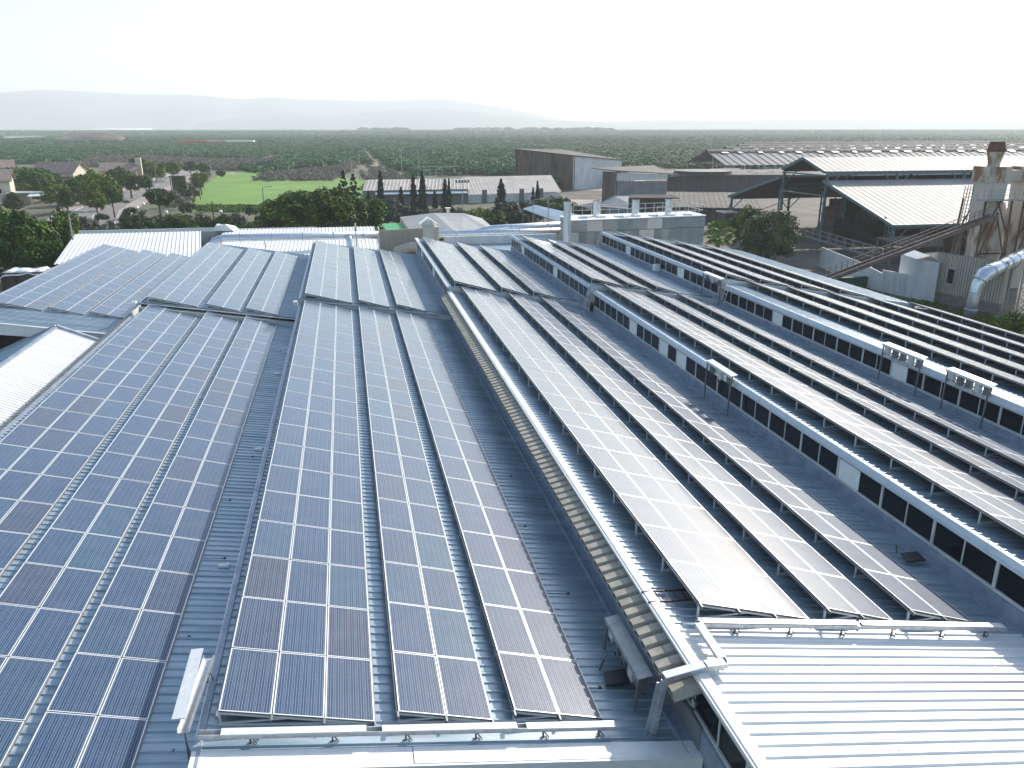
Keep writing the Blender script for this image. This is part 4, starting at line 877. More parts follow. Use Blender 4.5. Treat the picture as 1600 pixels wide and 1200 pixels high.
# small white shed
a=atZ(1423,466,0); b=atZ(1458,473,0); hs_=atY(1425,405,a.y).z; ws=empty('white_metal_shed',tuple(a),'narrow white ribbed shed with a light gable roof by the tan building','small shed')
mb=MB(); n=9
for k in range(n):
    p=a.lerp(b,k/n); q=a.lerp(b,(k+.55)/n); wallq(mb,p,q,hs_,hs_,0,.2)
p_=a+V((0,.1,0)); wallq(mb,p_,b+V((0,.1,0)),hs_,hs_,0,.2); wallq(mb,a,a+V((1.2,4,0)),hs_,hs_,0,.1); wallq(mb,b,b+V((1.2,4,0)),hs_,hs_,0,.1)
wpart(mb,'wall','fence_white',ws)
m0=a.lerp(b,.5); mb=MB(); up=V((0,0,1)); d=V((1.2,4,0))
mb.slab([a+up*(hs_+.02)-V((.15,.15,0)),m0+up*(hs_+.55)-V((0,.15,0)),m0+up*(hs_+.55)+d,a+up*(hs_+.02)+d],.06); mb.slab([m0+up*(hs_+.55)-V((0,.15,0)),b+up*(hs_+.02)+V((.2,-.15,0)),b+up*(hs_+.02)+d,m0+up*(hs_+.55)+d],.06); wpart(mb,'roof','white_roof',ws)
# beige machine house
bh=empty('machine_house',(68,76,0),'tan ribbed machine house with one dark window below the rusty stacks','machine house')
a=atZ(1454,470,0); b=atZ(1560,492,0); ht=atY(1466,394,a.y).z; n=26; mb=MB()
for k in range(n):
    p=a.lerp(b,k/n); q=a.lerp(b,(k+.6)/n); wallq(mb,p,q,ht,ht,1.1,.2)
wallq(mb,a+V((.1,.08,0)),b+V((.1,.08,0)),ht,ht,1.1,.2); wallq(mb,a,a+V((1.0,4.4,0)),ht,ht-1.,1.1,.1); wpart(mb,'wall','beige_clad',bh)
mb=MB(); wallq(mb,a+V((0,.1,0)),b+V((0,.1,0)),1.1,1.1,0,.3); wpart(mb,'plinth','brick',bh)
mb=MB(); mb.slab([a+up*(ht+.05),b+up*(ht+.05),b+up*(ht-.9)+V((1.0,4.5,0)),a+up*(ht-.9)+V((1.0,4.5,0))],.1); wpart(mb,'roof','grey_roof',bh)
p=a.lerp(b,.19); q=a.lerp(b,.30); n_=V(((b-a).y,-(b-a).x,0)).normalized()*.06; mb=MB(); wallq(mb,p+n_,q+n_,3.9,3.9,2.1,.05); wd=wpart(mb,'window','galv',bh)
mb=MB(); wallq(mb,p.lerp(q,.12)+n_*1.8,p.lerp(q,.88)+n_*1.8,3.75,3.75,2.25,.04); wpart(mb,'pane','glass',wd)
# rusty stacks
def stack(u,label,y=79):
    p=atY(u,300,y); x=p.x; Z=lambda v: atY(u,v,y).z
    st=empty('rusty_stack',(x,y,0),label,'cyclone stack','rusty cyclone stacks')
    def sq(mb,z0,z1,a,b,mi=0): mb.hexa([(x-a,y-a,z0),(x+a,y-a,z0),(x+a,y+a,z0),(x-a,y+a,z0),(x-b,y-b,z1),(x+b,y-b,z1),(x+b,y+b,z1),(x-b,y+b,z1)],mi)
    mb=MB(); mb.tube([(x,y,Z(237)),(x,y,Z(235)),(x,y,Z(221))],[.95,.98,.72],12); wpart(mb,'cowl','rust_dark',st)
    mb=MB(); mb.tube([(x,y,Z(260)),(x,y,Z(255)),(x,y,Z(237))],[.62,.62,.90],12); wpart(mb,'neck','rust',st)
    mb=MB(); z0,z1=Z(284),Z(260); mb.box(x-1.45,x+1.35,y-1.3,y+1.3,z0,z1); mb.box(x-1.0,x+.3,y-1.36,y-1.3,z0+.3,z1-.3); wpart(mb,'head_box','rust',st)
    mb=MB(); sq(mb,Z(311),z0-.02,1.15,1.2); wpart(mb,'upper_body','fence_white' if 0 else M.setdefault('oldwhite',mat('stained_white_steel',(.26,.16,.10),.7,.05,scale=.9,col2=(.52,.50,.46),lo=.3,hi=.42,stretch=(1,1,.3))),st)
    mb=MB(); sq(mb,0,Z(311)-.02,.75,1.15); wpart(mb,'lower_body','rust',st)
    for s,t in ((-1,-1),(1,-1),(-1,1),(1,1)):
        mb=MB(); mb.bar((x+s*2,y+t*2,0),(x+s*1.7,y+t*1.7,Z(311)),.16,.16); mb.bar((x+s*1.9,y+t*1.9,3.4),(x-s*.1,y+t*1.8,Z(330)),.12,.12); mb.bar((x-s*1.8,y+t*1.8,6.2),(x+s*.2,y+t*1.8,Z(312)),.12,.12); mb.bar((x+s*1.9,y+t*1.9,4.4),(x-s*1.9,y+t*1.9,4.4),.1,.1); wpart(mb,'brace','rust_brown',st)
    mb=MB(); z=Z(310)
    mb.box(x-2.6,x+2.2,y-2.3,y-1.25,z-.1,z)
    for k in range(8): xx=x-2.6+k*.65; mb.bar((xx,y-2.3,z),(xx,y-2.3,z+1.1),.04,.04)
    for h_ in (.55,1.1): mb.bar((x-2.6,y-2.3,z+h_),(x+2.2,y-2.3,z+h_),.04,.04)
    wpart(mb,'platform','pole',st)
    return x,y,Z
s1=stack(1545,'rusty white cyclone stack with a brown cowl, the left one'); s2=stack(1604,'rusty white cyclone stack with a brown cowl, cut by the right edge of the photo')
mb=MB(); mb.box(s1[0]+1.38,s2[0]-1.48,78.4,79.6,s1[2](283),s1[2](266)); wthing(mb,'link_duct','rust','rusty square duct linking the heads of the two cyclone stacks','duct')
p=atY(1562,330,81); mb=MB(); mb.tube([(p.x,81,0),(p.x,81,4),(p.x,81,atY(1562,335,81).z),(p.x,81,atY(1562,315,81).z)],[.5,1.,.9,.4],10); wthing(mb,'small_cyclone',M['oldwhite'],'small grey cyclone between the two rusty stacks','cyclone')
# caged ladder left of the stack
p=atY(1500,330,77); q=atY(1484,400,77); cl_=empty('caged_ladder',(q.x,77,0),'tall caged ladder leaning beside the left rusty stack','ladder')
mb=MB(); zt_=atY(1507,290,77).z
for dx in (-.5,-.15,.2,.6): mb.bar((q.x+.4+dx,77,3),(q.x+1.0+dx,77,zt_),.06,.06)
for k in range(22): z=3+k*(zt_-3)/22; mb.bar((q.x-.1+k*.027,77,z),(q.x+1.0+k*.027,77,z),.04,.04)
wpart(mb,'cage','rust_brown',cl_)
# big silver duct at right
P5=[(1513,500,66.0,0.0),(1520,470,66,None),(1527,445,66,None),(1537,430,66,None),(1556,420,67,None),(1580,408,68,None),(1640,380,71,None)]
pts=[]
for u,v,y,z in P5:
    p=atY(u,v,y); pts.append((p.x,p.y,max(.0,p.z)))
duct(pts,[.62,.52,.55,.75,.66,.66,.66],'fat silver duct bending up from the ground at the right edge',1.3,[(pts[5][0],68,pts[5][2]-.5)])
p=pts[5]; mb=MB()
for k in range(9): z=k*.8; mb.bar((p[0]+.8,67,z),(p[0]+2.2,67,z+.8),.07,.07); mb.bar((p[0]+2.2,67,z),(p[0]+.8,67,z+.8),.07,.07)
for dx in (.8,2.2): mb.bar((p[0]+dx,67,0),(p[0]+dx,67,7.4),.12,.12); mb.bar((p[0]+dx,68.4,0),(p[0]+dx,68.4,7.4),.12,.12)
wthing(mb,'lattice_tower','pole','small grey lattice tower carrying the fat silver duct','lattice tower')
# conveyor
a=atY(1292,436,74); b=atY(1552,338,76.5); cv=empty('conveyor',tuple(V((a.x,a.y,0))),'long rusty inclined conveyor rising from the fence to the left stack','conveyor')
d=(b-a).normalized(); sd_=d.cross(V((0,0,1))).normalized(); mb=MB()
for s in (-.45,.45): mb.bar(a+sd_*s,b+sd_*s,.10,.45)
mb.bar(a,b,.85,.08); wpart(mb,'trough','conv',cv)
mb=MB(); n=30
for k in range(n):
    p=a.lerp(b,k/n); q=a.lerp(b,(k+1)/n); mb.bar(p-sd_*.5+V((0,0,.25)),p-sd_*.5+V((0,0,1.0)),.05,.05); 
mb.bar(a-sd_*.5+V((0,0,1.0)),b-sd_*.5+V((0,0,1.0)),.06,.06); mb.bar(a-sd_*.5+V((0,0,.65)),b-sd_*.5+V((0,0,.65)),.05,.05); wpart(mb,'handrail','conv',cv)
for t in (.80,): p=a.lerp(b,t); mb=MB(); mb.bar((p.x-.6,p.y,0),tuple(p),.14,.14); mb.bar((p.x+.6,p.y,0),tuple(p),.14,.14); wpart(mb,'trestle','conv',cv)
# left corner clutter: white tank, pallets, scrap under white tarpaulin
a=atZ(2,455,0.2); mb=MB(); b=atY(3,440,70); mb.tube([(b.x-1,70,0),(b.x-1,70,4.6)],1.3,14); wthing(mb,'white_tank','white_metal','white upright tank at the extreme left edge','tank')
a=atY(45,440,72); pl=empty('scrap_stack',(a.x,72,0),'dark stack of scrap under a white tarpaulin left of the far arrays','scrap stack')
mb=MB(); rr=random.Random(8)
for k in range(60): x=a.x-3+rr.random()*6; y=71+rr.random()*4; z=rr.random()*3.6; mb.box(x,x+.6+rr.random()*1.2,y,y+1,z,z+.5+rr.random()*.8)
wpart(mb,'scrap','rust_brown',pl)
c=atY(43,417,74); mb=MB(); mb.box(c.x-1.7,c.x+1.7,72.6,75.0,0,c.z-.25); mb.box(c.x+1.2,c.x+3.2,72.9,75.3,0,c.z-.9); wpart(mb,'scrap_core','rust_brown',pl)
mb=MB(); N=15
for b5 in range(N):
    for a5 in range(N):
        u5=a5/(N-1)*2-1; v5=b5/(N-1)*2-1; n5=noise.fractal(V((u5*2,v5*2,7)),1,2,4)
        mb.v.append((c.x+u5*1.75+.1*n5,73.8+v5*1.3,c.z-.16+.16*n5-.5*max(0,abs(u5)-.8)/.2*(.6+.5*n5)-.5*max(0,abs(v5)-.8)/.2*.6))
for b5 in range(N-1):
    for a5 in range(N-1): q5=b5*N+a5; mb.f.append((q5,q5+1,q5+N+1,q5+N)); mb.m.append(0)
wpart(mb,'tarpaulin','white_roof',pl)
a=atY(20,452,66); mb=MB()
for k in range(12): x=a.x-1.4+k*.3; mb.box(x,x+.1,66,66.1,0,3.3+.3*(k%3)/2)
for z in (1.4,2.4,3.1): mb.box(a.x-1.4,a.x+2.2,66.1,66.2,z,z+.12)
wthing(mb,'timber_rack','pink_roof','pale timber rack leaning at the left edge beside the arrays','timber rack')
# ---- houses
def house(cx,cy,wx,wy,h,rh,rot,label,roofm='tile',wallm='cream',solar=False,extra=None):
    o=empty('house',(cx,cy,0),label,'house','village houses',rot=(0,0,rot))
    mb=MB(); mb.box(-wx/2,wx/2,-wy/2,wy/2,0,h); mb.hexa([(-wx/2,-wy/2,h),(wx/2,-wy/2,h),(wx/2,wy/2,h),(-wx/2,wy/2,h),(-wx/2,-.05,h+rh),(wx/2,-.05,h+rh),(wx/2,.05,h+rh),(-wx/2,.05,h+rh)]); mb.build('wall',wallm,o)
    e=.6
    for s in (-1,1):
        mb=MB(); mb.slab([(-wx/2-e,s*(wy/2+e),h-.2),(wx/2+e,s*(wy/2+e),h-.2),(wx/2+e,0,h+rh+.2),(-wx/2-e,0,h+rh+.2)][::s],.18); mb.build('roof',roofm,o)
    for s in (-1,1):
        for k in range(2):
            x=-wx*.25+k*wx*.5; mb=MB(); y=s*(wy/2+.03); mb.box(x-.7,x+.7,min(y,y-.05*s),max(y,y-.05*s)+.02,h*.45,h*.45+1.3); fw_=mb.build('window','white_metal',o)
            mb=MB(); yy=y+s*.03; mb.box(x-.55,x+.55,yy-.01,yy+.01,h*.45+.12,h*.45+1.18); mb.build('pane','glass',fw_)
    mb=MB(); mb.box(wx/2,wx/2+.05,-.5,.5,0,2.1); mb.build('door','wood',o)
    if solar:
        mb=MB(); mb.slab([(-2,-wy*.4,h+rh*.25),(2.5,-wy*.4,h+rh*.25),(2.5,-.8,h+rh*.9+.1),(-2,-.8,h+rh*.9+.1)],.1); mb.build('solar_collector','cells',o)
        mb=MB(); mb.tube([(-2,-.3,h+rh+.6),(0,-.3,h+rh+.6)],.35,10); mb.build('water_tank','white_metal',o)
    if extra: extra(o)
    return o
def porch(o):
    mb=MB(); mb.box(4.0,13,-6.5,-1,2.7,2.9); mb.build('porch_roof','white_roof',o)
    mb=MB(); mb.box(4.2,9,-3,-1.2,0,2.7); mb.build('porch_wall','cream',o)
    for x in (5,9,12.6): mb=MB(); mb.box(x,x+.2,-6.3,-6.1,0,2.7); mb.build('post','white_metal',o)
    mb=MB(); mb.slab([(8.5,-8,2.0),(12.5,-8.5,2.1),(13,-6.6,2.6),(9,-6.4,2.6)],.06); mb.build('awning','white_net',o)
p=atZ(2,320,0); house(p.x-3.5,p.y+4,10,9,5.8,2.2,R_(14),'two-storey cream house with roof solar collector and white porch at the left edge','tile',solar=True,extra=porch)
def wing(o): 
    mb=MB(); mb.box(-9,-4,-5,0,0,3.8); mb.build('wing','cream',o); mb=MB(); mb.slab([(-9.5,-5.5,3.8),(5,-5.5,3.8),(5,-2,5.0),(-9.5,-2,5.0)],.15); mb.build('porch_roof','red_tile',o)
    mb=MB(); mb.box(-4,4,-8,-5.5,3.2,3.4); mb.build('pergola','white_roof',o)
p=atZ(100,296,0); house(p.x,p.y,12,9,5.4,2.6,R_(-12),'cream house with two roof levels and red lean-to in the trees, middle of the village','tile',extra=wing)
p=atZ(163,288,0); house(p.x+3,p.y+10,11,9,4.2,2.2,R_(8),'wide brown-roofed house with a cream chimney tower beside the bare scrub','tile',extra=lambda o:(MB().box(5.2,7.0,-1.5,1.5,0,8.0)).build('tower','cream',o))
p=atZ(-6,284,0); house(p.x,p.y,12,9,5,2.2,R_(20),'small red-brown roof of a house just inside the left edge, farther back','tile')
p=atZ(76,300,0)
# small white sentry kiosk where the road ends
p=atZ(326,271,0); mb=MB(); mb.box(p.x-1,p.x+1,p.y-1,p.y+1,0,2.4); mb.hexa([(p.x-1.4,p.y-1.4,2.4),(p.x+1.4,p.y-1.4,2.4),(p.x+1.4,p.y+1.4,2.4),(p.x-1.4,p.y+1.4,2.4),(p.x-.3,p.y-.3,3.1),(p.x+.3,p.y-.3,3.1),(p.x+.3,p.y+.3,3.1),(p.x-.3,p.y+.3,3.1)]); wthing(mb,'kiosk','grey_wall','tiny grey kiosk at the far end of the road','kiosk')
# bus shelter by the road
p=atZ(280,298,0); bs_=empty('bus_shelter',tuple(p),'brown roofed shelter standing beside the road','shelter')
mb=MB(); mb.box(p.x-2.2,p.x+2.2,p.y-1.3,p.y+1.3,4.1,4.35); wpart(mb,'roof','wood',bs_)
mb=MB(); mb.box(p.x-2,p.x+2,p.y+1,p.y+1.2,0,4.1); wpart(mb,'back_wall','wood',bs_)
for s in (-1,1): mb=MB(); mb.bar((p.x+s*1.9,p.y-1.1,0),(p.x+s*1.9,p.y-1.1,4.1),.2); wpart(mb,'post','wood',bs_)
# car
p=atZ(233.5,292,0); car=empty('parked_car',(p.x,p.y,.03),'silver hatchback driving on the road beside the lamp posts','car',rot=(0,0,R_(-62)))
mb=MB(); prof=[(-2.1,.35),(-2.1,.9),(-1.2,1.0),(-.6,1.45),(1.0,1.5),(1.8,1.05),(2.1,.95),(2.12,.35)]
n=len(prof)
for y in (-.88,.88):
    for x,z in prof: mb.v.append((x,y*(1 if z<1.2 else .82),z))
mb.f.append(tuple(range(n))[::-1]); mb.f.append(tuple(range(n,2*n)))
for i in range(n): mb.f.append((i,(i+1)%n,n+(i+1)%n,n+i))
mb.m=[0]*len(mb.f); mb.build('body','car',car)
for s in (-1,1): mb=MB(); mb.hexa([(-.75,s*.86,.98),(1.45,s*.86,1.02),(1.45,s*.80,1.02),(-.75,s*.80,.98),(-.45,s*.77,1.38),(.95,s*.77,1.42),(.95,s*.7,1.42),(-.45,s*.7,1.38)]); mb.build('side_window','glass',car)
mb=MB(); mb.quad((-1.19,-.7,1.02),(-1.19,.7,1.02),(-.64,.62,1.43),(-.64,-.62,1.43)); mb.build('windscreen','glass',car)
mb=MB(); mb.quad((1.76,-.7,1.12),(1.06,-.6,1.49),(1.06,.6,1.49),(1.76,.7,1.12)); mb.build('rear_window','glass',car)
for x in (-1.35,1.3):
    for s in (-1,1):
        mb=MB(); mb.tube([(x,s*.92,.32),(x,s*.68,.32)],.32,14); wh=mb.build('wheel','tyre',car); mb=MB(); mb.tube([(x,s*.93,.32),(x,s*.9,.32)],.18,10); mb.build('rim','alu',wh)
for s in (-1,1): mb=MB(); mb.box(-2.13,-2.09,s*.65-.15,s*.65+.15,.68,.82); mb.build('headlight','globe',car)
# masts, poles and lamps
def pole(u,vb,vt,y,label,name='lamp_post',cat='lamp post',group='lamp posts along the road',head='arm',r=.09,mt='pole'):
    p=atY(u,vt,y); h_=max(p.z,2)
    o=empty(name,(p.x,y,0),label,cat,group)
    mb=MB(); mb.tube([(0,0,0),(0,0,h_)],[r*1.3,r*.8],8); mb.build('pole',mt,o)
    mb=MB()
    if head=='arm': mb.tube([(0,0,h_),(.5,0,h_+.15),(1.3,0,h_+.2)],.05,6); mb.box(1.1,1.9,-.15,.15,h_+.12,h_+.28)
    elif head=='flood': 
        mb.bar((-1.6,0,h_),(1.6,0,h_),.12,.12)
        for k in range(5): mb.box(-1.5+k*.68,-1.1+k*.68,-.2,.2,h_,h_+.5)
    elif head=='globe': mb.tube([(0,0,h_-.05),(0,0,h_+.06),(0,0,h_+.28),(0,0,h_+.5),(0,0,h_+.56)],[.1,.26,.34,.22,.05],12)
    elif head=='none': mb.box(-.1,.1,-.1,.1,h_,h_+.12)
    elif head=='wire': mb.bar((-.9,0,h_-.5),(.9,0,h_-.5),.12,.12)
    mb.build('lamp' if head!='wire' else 'crossarm','globe' if head=='globe' else ('rail' if head=='flood' else 'pole'),o)
    return o
for u,vb,vt,lab in ((125,325,282,'street lamp at the left pavement, nearest to the bushy green tree'),(207,300,262,'street lamp between the nearest one and the car'),(241,287,256,'street lamp directly beside the silver car'),(275,272,254,'farthest street lamp on the left side of the road')):
    b=atZ(u,vb,0); pole(u,vb,vt,b.y,lab)
for u,vb,vt,lab in ((626.5,276,234,'floodlight mast second from the left at the orchard edge'),(653,274,233,'tall floodlight mast with wide head near the cypresses'),(560,281,234,'floodlight mast with wide head at the left, beside the track'),(548,277,245,'thin floodlight mast left of the track'),(712,273,246,'thin floodlight mast at the orchard edge, right of the cypresses'),(728,274,249,'thin floodlight mast paired with the one at its left'),(777,272,246,'thin floodlight mast before the tall rusty shed'),(800,271,247,'thin floodlight mast touching the tall rusty shed')):
    b=atZ(u,vb,0); pole(u,vb,vt,b.y,lab,'floodlight_mast','floodlight mast','floodlight masts',head='flood' if 'wide' in lab else 'none',r=.13)
pole(722,0,285,180,'thin lamp mast with flat head before the long shed','lamp_mast','lamp mast',None,'flood',.09)
for u,vt,y,lab in ((331,315,150,'dark wooden pole standing in the hedge before the green meadow'),(410,293,165,'pale thin pole with a flat head by the green meadow')): pole(u,0,vt,y,lab,'utility_pole','pole',None,'none' if y==150 else 'arm',.12,'wood' if y==150 else 'pole')
p0=pole(107,0,334,98,'tall thin lamp post before the dark trees at left, behind the white roof','lamp_post','lamp post',None,'arm',.1)
for u,v,y,lab in ((214,324,150,'white globe lamp in the hedge, leftmost'),(260,331,150,'white globe lamp in the hedge, second from the left'),(345,330,150,'white globe lamp in the hedge before the meadow'),(593,334,140,'white globe lamp right of the big dark tree'),(224,318,165,'white globe lamp near the round bush')): pole(u,0,v+3,y,lab,'globe_lamp','globe lamp','white globe lamps','globe',.06)
for u,v,y,lab in ((857,311,125,'slim lamp with tilted head over the pale canopy'),(833,313,135,'slim lamp behind the pale canopy'),(84,0,0,'')):
    if y: pole(u,0,v,y,lab,'yard_lamp','lamp post',None,'arm',.07)
# bleacher-like metal frame near the orchard
p=atZ(690,275,0); mb=MB()
for k in range(8):
    for j in range(3): mb.bar((p.x-9+k*2.4,p.y+j*2.2,0),(p.x-9+k*2.4,p.y+j*2.2,1.2+j*1.1),.12,.12)
for j in range(3): mb.bar((p.x-9,p.y+j*2.2,1.2+j*1.1),(p.x+8,p.y+j*2.2,1.2+j*1.1),.25,.12)
wthing(mb,'metal_bleacher','galv','pale metal bleacher frame at the orchard edge behind the cypresses','bleacher')
# orchard netting strips and far greenhouses
a,b=atZ(279,231.5,0),atZ(397,231,0)
nt_=empty('crop_net',(a.x,a.y,0),'long crop net strip over the orchard, red then pink then white','crop net')
for t0,t1,m_ in ((0,.37,'red_net'),(.37,.63,'pink_net'),(.63,1,'white_net')):
    p=a.lerp(b,t0);q=a.lerp(b,t1); mb=MB(); mb.hexa([(p.x,p.y,5.2),(q.x,q.y,5.2),(q.x,q.y+14,5.2),(p.x,p.y+14,5.2),(p.x,p.y,6.6),(q.x,q.y,6.6),(q.x,q.y+14,6.6),(p.x,p.y+14,6.6)]); wpart(mb,'net_section',m_,nt_)
for (u0,u1,v,dep,h_,lab) in ((57,180,199.5,70,5,'long thin white greenhouse on the far plain at left'),(120,190,195.5,260,8,'broad white greenhouse field on the far plain at left'),(8,20,201,60,5,'small white greenhouse at the far left edge'),(195,228,198,50,5,'white greenhouse right of the broad one'),(402,560,203,80,5,'very long white greenhouse strip on the far plain in the middle')):
    vv=max(v,203.4); a=atZ(u0,vv+1,0);b=atZ(u1,vv+1,0); k=1; sc_f=1.
    root=empty('greenhouse',(a.x,a.y,0),lab,'greenhouse','far white greenhouses')
    mb=MB(); dd=dep*3; mb.hexa([(a.x,a.y,0),(b.x,b.y,0),(b.x,b.y+dd,0),(a.x,a.y+dd,0),(a.x,a.y,h_),(b.x,b.y,h_),(b.x,b.y+dd,h_+6*(dep>100)),(a.x,a.y+dd,h_+6*(dep>100))]); wpart(mb,'cover','white_net',root)
# ================================================================ VEGETATION
def crown_mesh(name,shape,n,leaf,seed,mats):
    """unit-size crown (radius ~1, height ~ 0..shape h) of leaf-clump faces in sub-clumps with gaps"""
    rnd=random.Random(seed); v=[];f=[];mi=[]
    clumps=[]
    if shape=='round':
        K=46
        for k in range(K):
            z=rnd.uniform(-.75,1); t=rnd.uniform(0,6.283); rr=math.sqrt(max(0,1-z*z))*rnd.uniform(.55,1.0)*(.86+.2*math.sin(3*t+seed)); clumps.append((rr*math.cos(t),rr*math.sin(t),z*.78+.1*rnd.random(),rnd.uniform(.20,.36)))
    elif shape=='cypress':
        for k in range(60):
            z=rnd.random()**1.1; rr=(1-z)**.75*.8*(1 if z>.12 else z/.12+.2)*rnd.uniform(.2,1); t=rnd.uniform(0,6.283); clumps.append((rr*math.cos(t),rr*math.sin(t),z,rnd.uniform(.16,.34)*(1.1-z)))
    elif shape=='cone':
        for k in range(60):
            z=rnd.random(); rr=(1-z*.9)*rnd.uniform(.3,1); t=rnd.uniform(0,6.283); clumps.append((rr*math.cos(t),rr*math.sin(t),z,rnd.uniform(.15,.3)*(1.15-z)))
    elif shape=='spread':
        for k in range(40):
            t=rnd.uniform(0,6.283); rr=math.sqrt(rnd.random()); z=(1-rr*rr)*.6+rnd.uniform(-.25,.25); clumps.append((rr*math.cos(t),rr*math.sin(t),z,rnd.uniform(.18,.33)))
    elif shape=='shrub':
        for k in range(26):
            t=rnd.uniform(0,6.283); rr=rnd.random()**.6; z=rnd.uniform(-.1,.75)*(1.1-rr*.6); clumps.append((rr*math.cos(t),rr*math.sin(t),z,rnd.uniform(.2,.36)))
    zs=1
    if shape=='cypress':
        clumps=[]
        for k in range(150):
            z=rnd.random(); rr=min(1,(1-z)**.7*1.05+.04)*(.55+.45*min(1,z/.1))*math.sqrt(rnd.random())*.8; t=rnd.uniform(0,6.283); clumps.append((rr*math.cos(t),rr*math.sin(t),z*.97,.22*(1.15-z*.9)))
    for i in range(n):
        c=clumps[i%len(clumps)]
        a=rnd.gauss(0,1);b=rnd.gauss(0,1);d=rnd.gauss(0,1); L=math.sqrt(a*a+b*b+d*d)+1e-6; q=c[3]*rnd.uniform(.65,1.08)
        zscale=1. if shape not in('cypress','cone') else .25
        p=Vector((c[0]+a/L*q,c[1]+b/L*q,c[2]+d/L*q*zscale))
        nrm=(Vector((a,b,d+.35))/L+Vector((rnd.uniform(-.7,.7),rnd.uniform(-.7,.7),rnd.uniform(-.7,.7)))).normalized()
        x=nrm.orthogonal().normalized(); y=nrm.cross(x); an=rnd.uniform(0,6.283); x,y=x*math.cos(an)+y*math.sin(an),y*math.cos(an)-x*math.sin(an)
        s=leaf*rnd.uniform(.6,1.35); sz=Vector((1,1,zscale)) if shape in('cypress','cone') else Vector((1,1,1))
        k=len(v)
        for (px,py,pz) in ((-1,-.35,0),(-.1,-.75,.12),(1,-.1,0),(.25,.8,-.1)):
            w_=x*px*s+y*py*s+nrm*pz*s; v.append(tuple(p+Vector((w_.x*sz.x,w_.y*sz.y,w_.z*sz.z))))
        f.append((k,k+1,k+2,k+3))
    me=bpy.data.meshes.new(name); me.from_pydata(v,[],f)
    for m in mats: me.materials.append(M[m])
    if len(mats)>1: me.polygons.foreach_set('material_index',[1 if rnd.random()<.22 else 0 for _ in f])
    return me
CM={}
def cm(shape,matn,seed=0,n=2600,leaf=.075,alt=None):
    k=(shape,matn,seed,n)
    if k not in CM: CM[k]=crown_mesh('crown',shape,n,leaf,seed+17*len(matn),[matn]+([alt] if alt else []))
    return CM[k]
TR={}
def trunk_mesh(seed,h,r,spread,kind='tree'):
    k=(seed,round(h,1),round(spread,1),kind)
    rnd=random.Random(seed); mb=MB()
    mb.tube([(0,0,-.1),(rnd.uniform(-.1,.1),0,h*.4),(rnd.uniform(-.2,.2),rnd.uniform(-.2,.2),h)],[r*1.25,r,r*.6],8)
    for i in range(5):
        t=rnd.uniform(0,6.28)+i*1.25; z0=h*rnd.uniform(.55,.95); mb.tube([(0,0,z0),(math.cos(t)*spread*.4,math.sin(t)*spread*.4,z0+spread*.35),(math.cos(t)*spread*.7,math.sin(t)*spread*.7,z0+spread*.7)],[r*.5,r*.3,r*.12],5)
    return mb
def tree(x,y,w_,top,bottom,label,shape='round',leaf='leaf_dark',seed=0,group=None,n=2600,lf=.075,alt=None,name='tree',cat='tree',wy=None,zbase=0,trunk=True):
    """w_: crown radius; top,bottom: crown z"""
    o=empty(name,(x,y,zbase),label,cat,group,rot=(0,0,(seed*1.7)%6.28))
    c=bpy.data.objects.new('crown',cm(shape,leaf,seed%4,n,lf,alt)); C.objects.link(c); c.parent=o
    h=top-bottom
    if shape in('round',): c.location=(0,0,bottom+h*.46-zbase); c.scale=(w_*.95,(wy or w_)*.95,h*.52)
    elif shape=='spread': c.location=(0,0,bottom+h*.3-zbase); c.scale=(w_,wy or w_,h*.8)
    elif shape=='shrub': c.location=(0,0,bottom+h*.1-zbase); c.scale=(w_,wy or w_,h*.85)
    else: c.location=(0,0,bottom-zbase); c.scale=(w_,wy or w_,h*1.0)
    if trunk:
        mb=trunk_mesh(seed,max(.4,bottom+h*.25-zbase),max(.08,w_*.06),min(w_*.9,h*.7)); mb.build('trunk','bark',o)
    return o
def T(u,vt,vb,y,wpx,label,**k):
    """crown spans vt..vb in the photo at depth y and is wpx wide"""
    p=atY(u,vt,y); q=atY(u,vb,y); s=(p-Vector((0,0,CAMZ))).dot(_F)/F; return tree(p.x,y,wpx*s/2,p.z,max(.15,q.z),label,**k)
G1='trees by the road and village'; 
# the big dark tree in the middle, built as three neighbouring crowns
T(462,301,372,118,104,'big dark evergreen tree with yellow-green tips, left of the long shed, nearest the meadow',leaf='leaf_dark',alt='leaf_yel',seed=1,n=9000,lf=.05,group='big evergreens',wy=6)
T(520,292,378,113,96,'big dark evergreen tree in the middle of the group, tallest and yellow-tipped',leaf='leaf_dark',alt='leaf_yel',seed=2,n=9000,lf=.05,group='big evergreens',wy=6)
T(560,306,372,117,66,'big dark evergreen tree at the right end of its group beside the green awning',leaf='leaf_dark',alt='leaf_mid',seed=3,n=7000,lf=.055,group='big evergreens',wy=5)
T(428,330,374,120,50,'low dark evergreen at the left foot of the big tree group',leaf='leaf_dark',seed=0,n=4000,lf=.07,group='big evergreens',wy=4)
# left foreground wood
for i,(u,vt,vb,y,wp,lf,lab) in enumerate(((28,336,440,104,116,'leaf_dark','large dark tree filling the left edge behind the arrays'),(85,324,425,108,80,'leaf_mid','large green tree at left, right-hand edge of the dark wood'),(8,325,400,122,80,'leaf_mid','green tree at the left edge behind the large dark one'),(62,372,430,96,80,'leaf_dark','lower dark tree in front of the wood, above the scrap stack'),(110,350,410,112,40,'leaf_dark','narrow dark tree just left of the white workshop roof'))):
    T(u,vt,vb,y,wp,lab,leaf=lf,alt='leaf_mid' if i%2==0 else 'leaf_dark',seed=i,n=6500,lf=.055,group='dark wood at left')
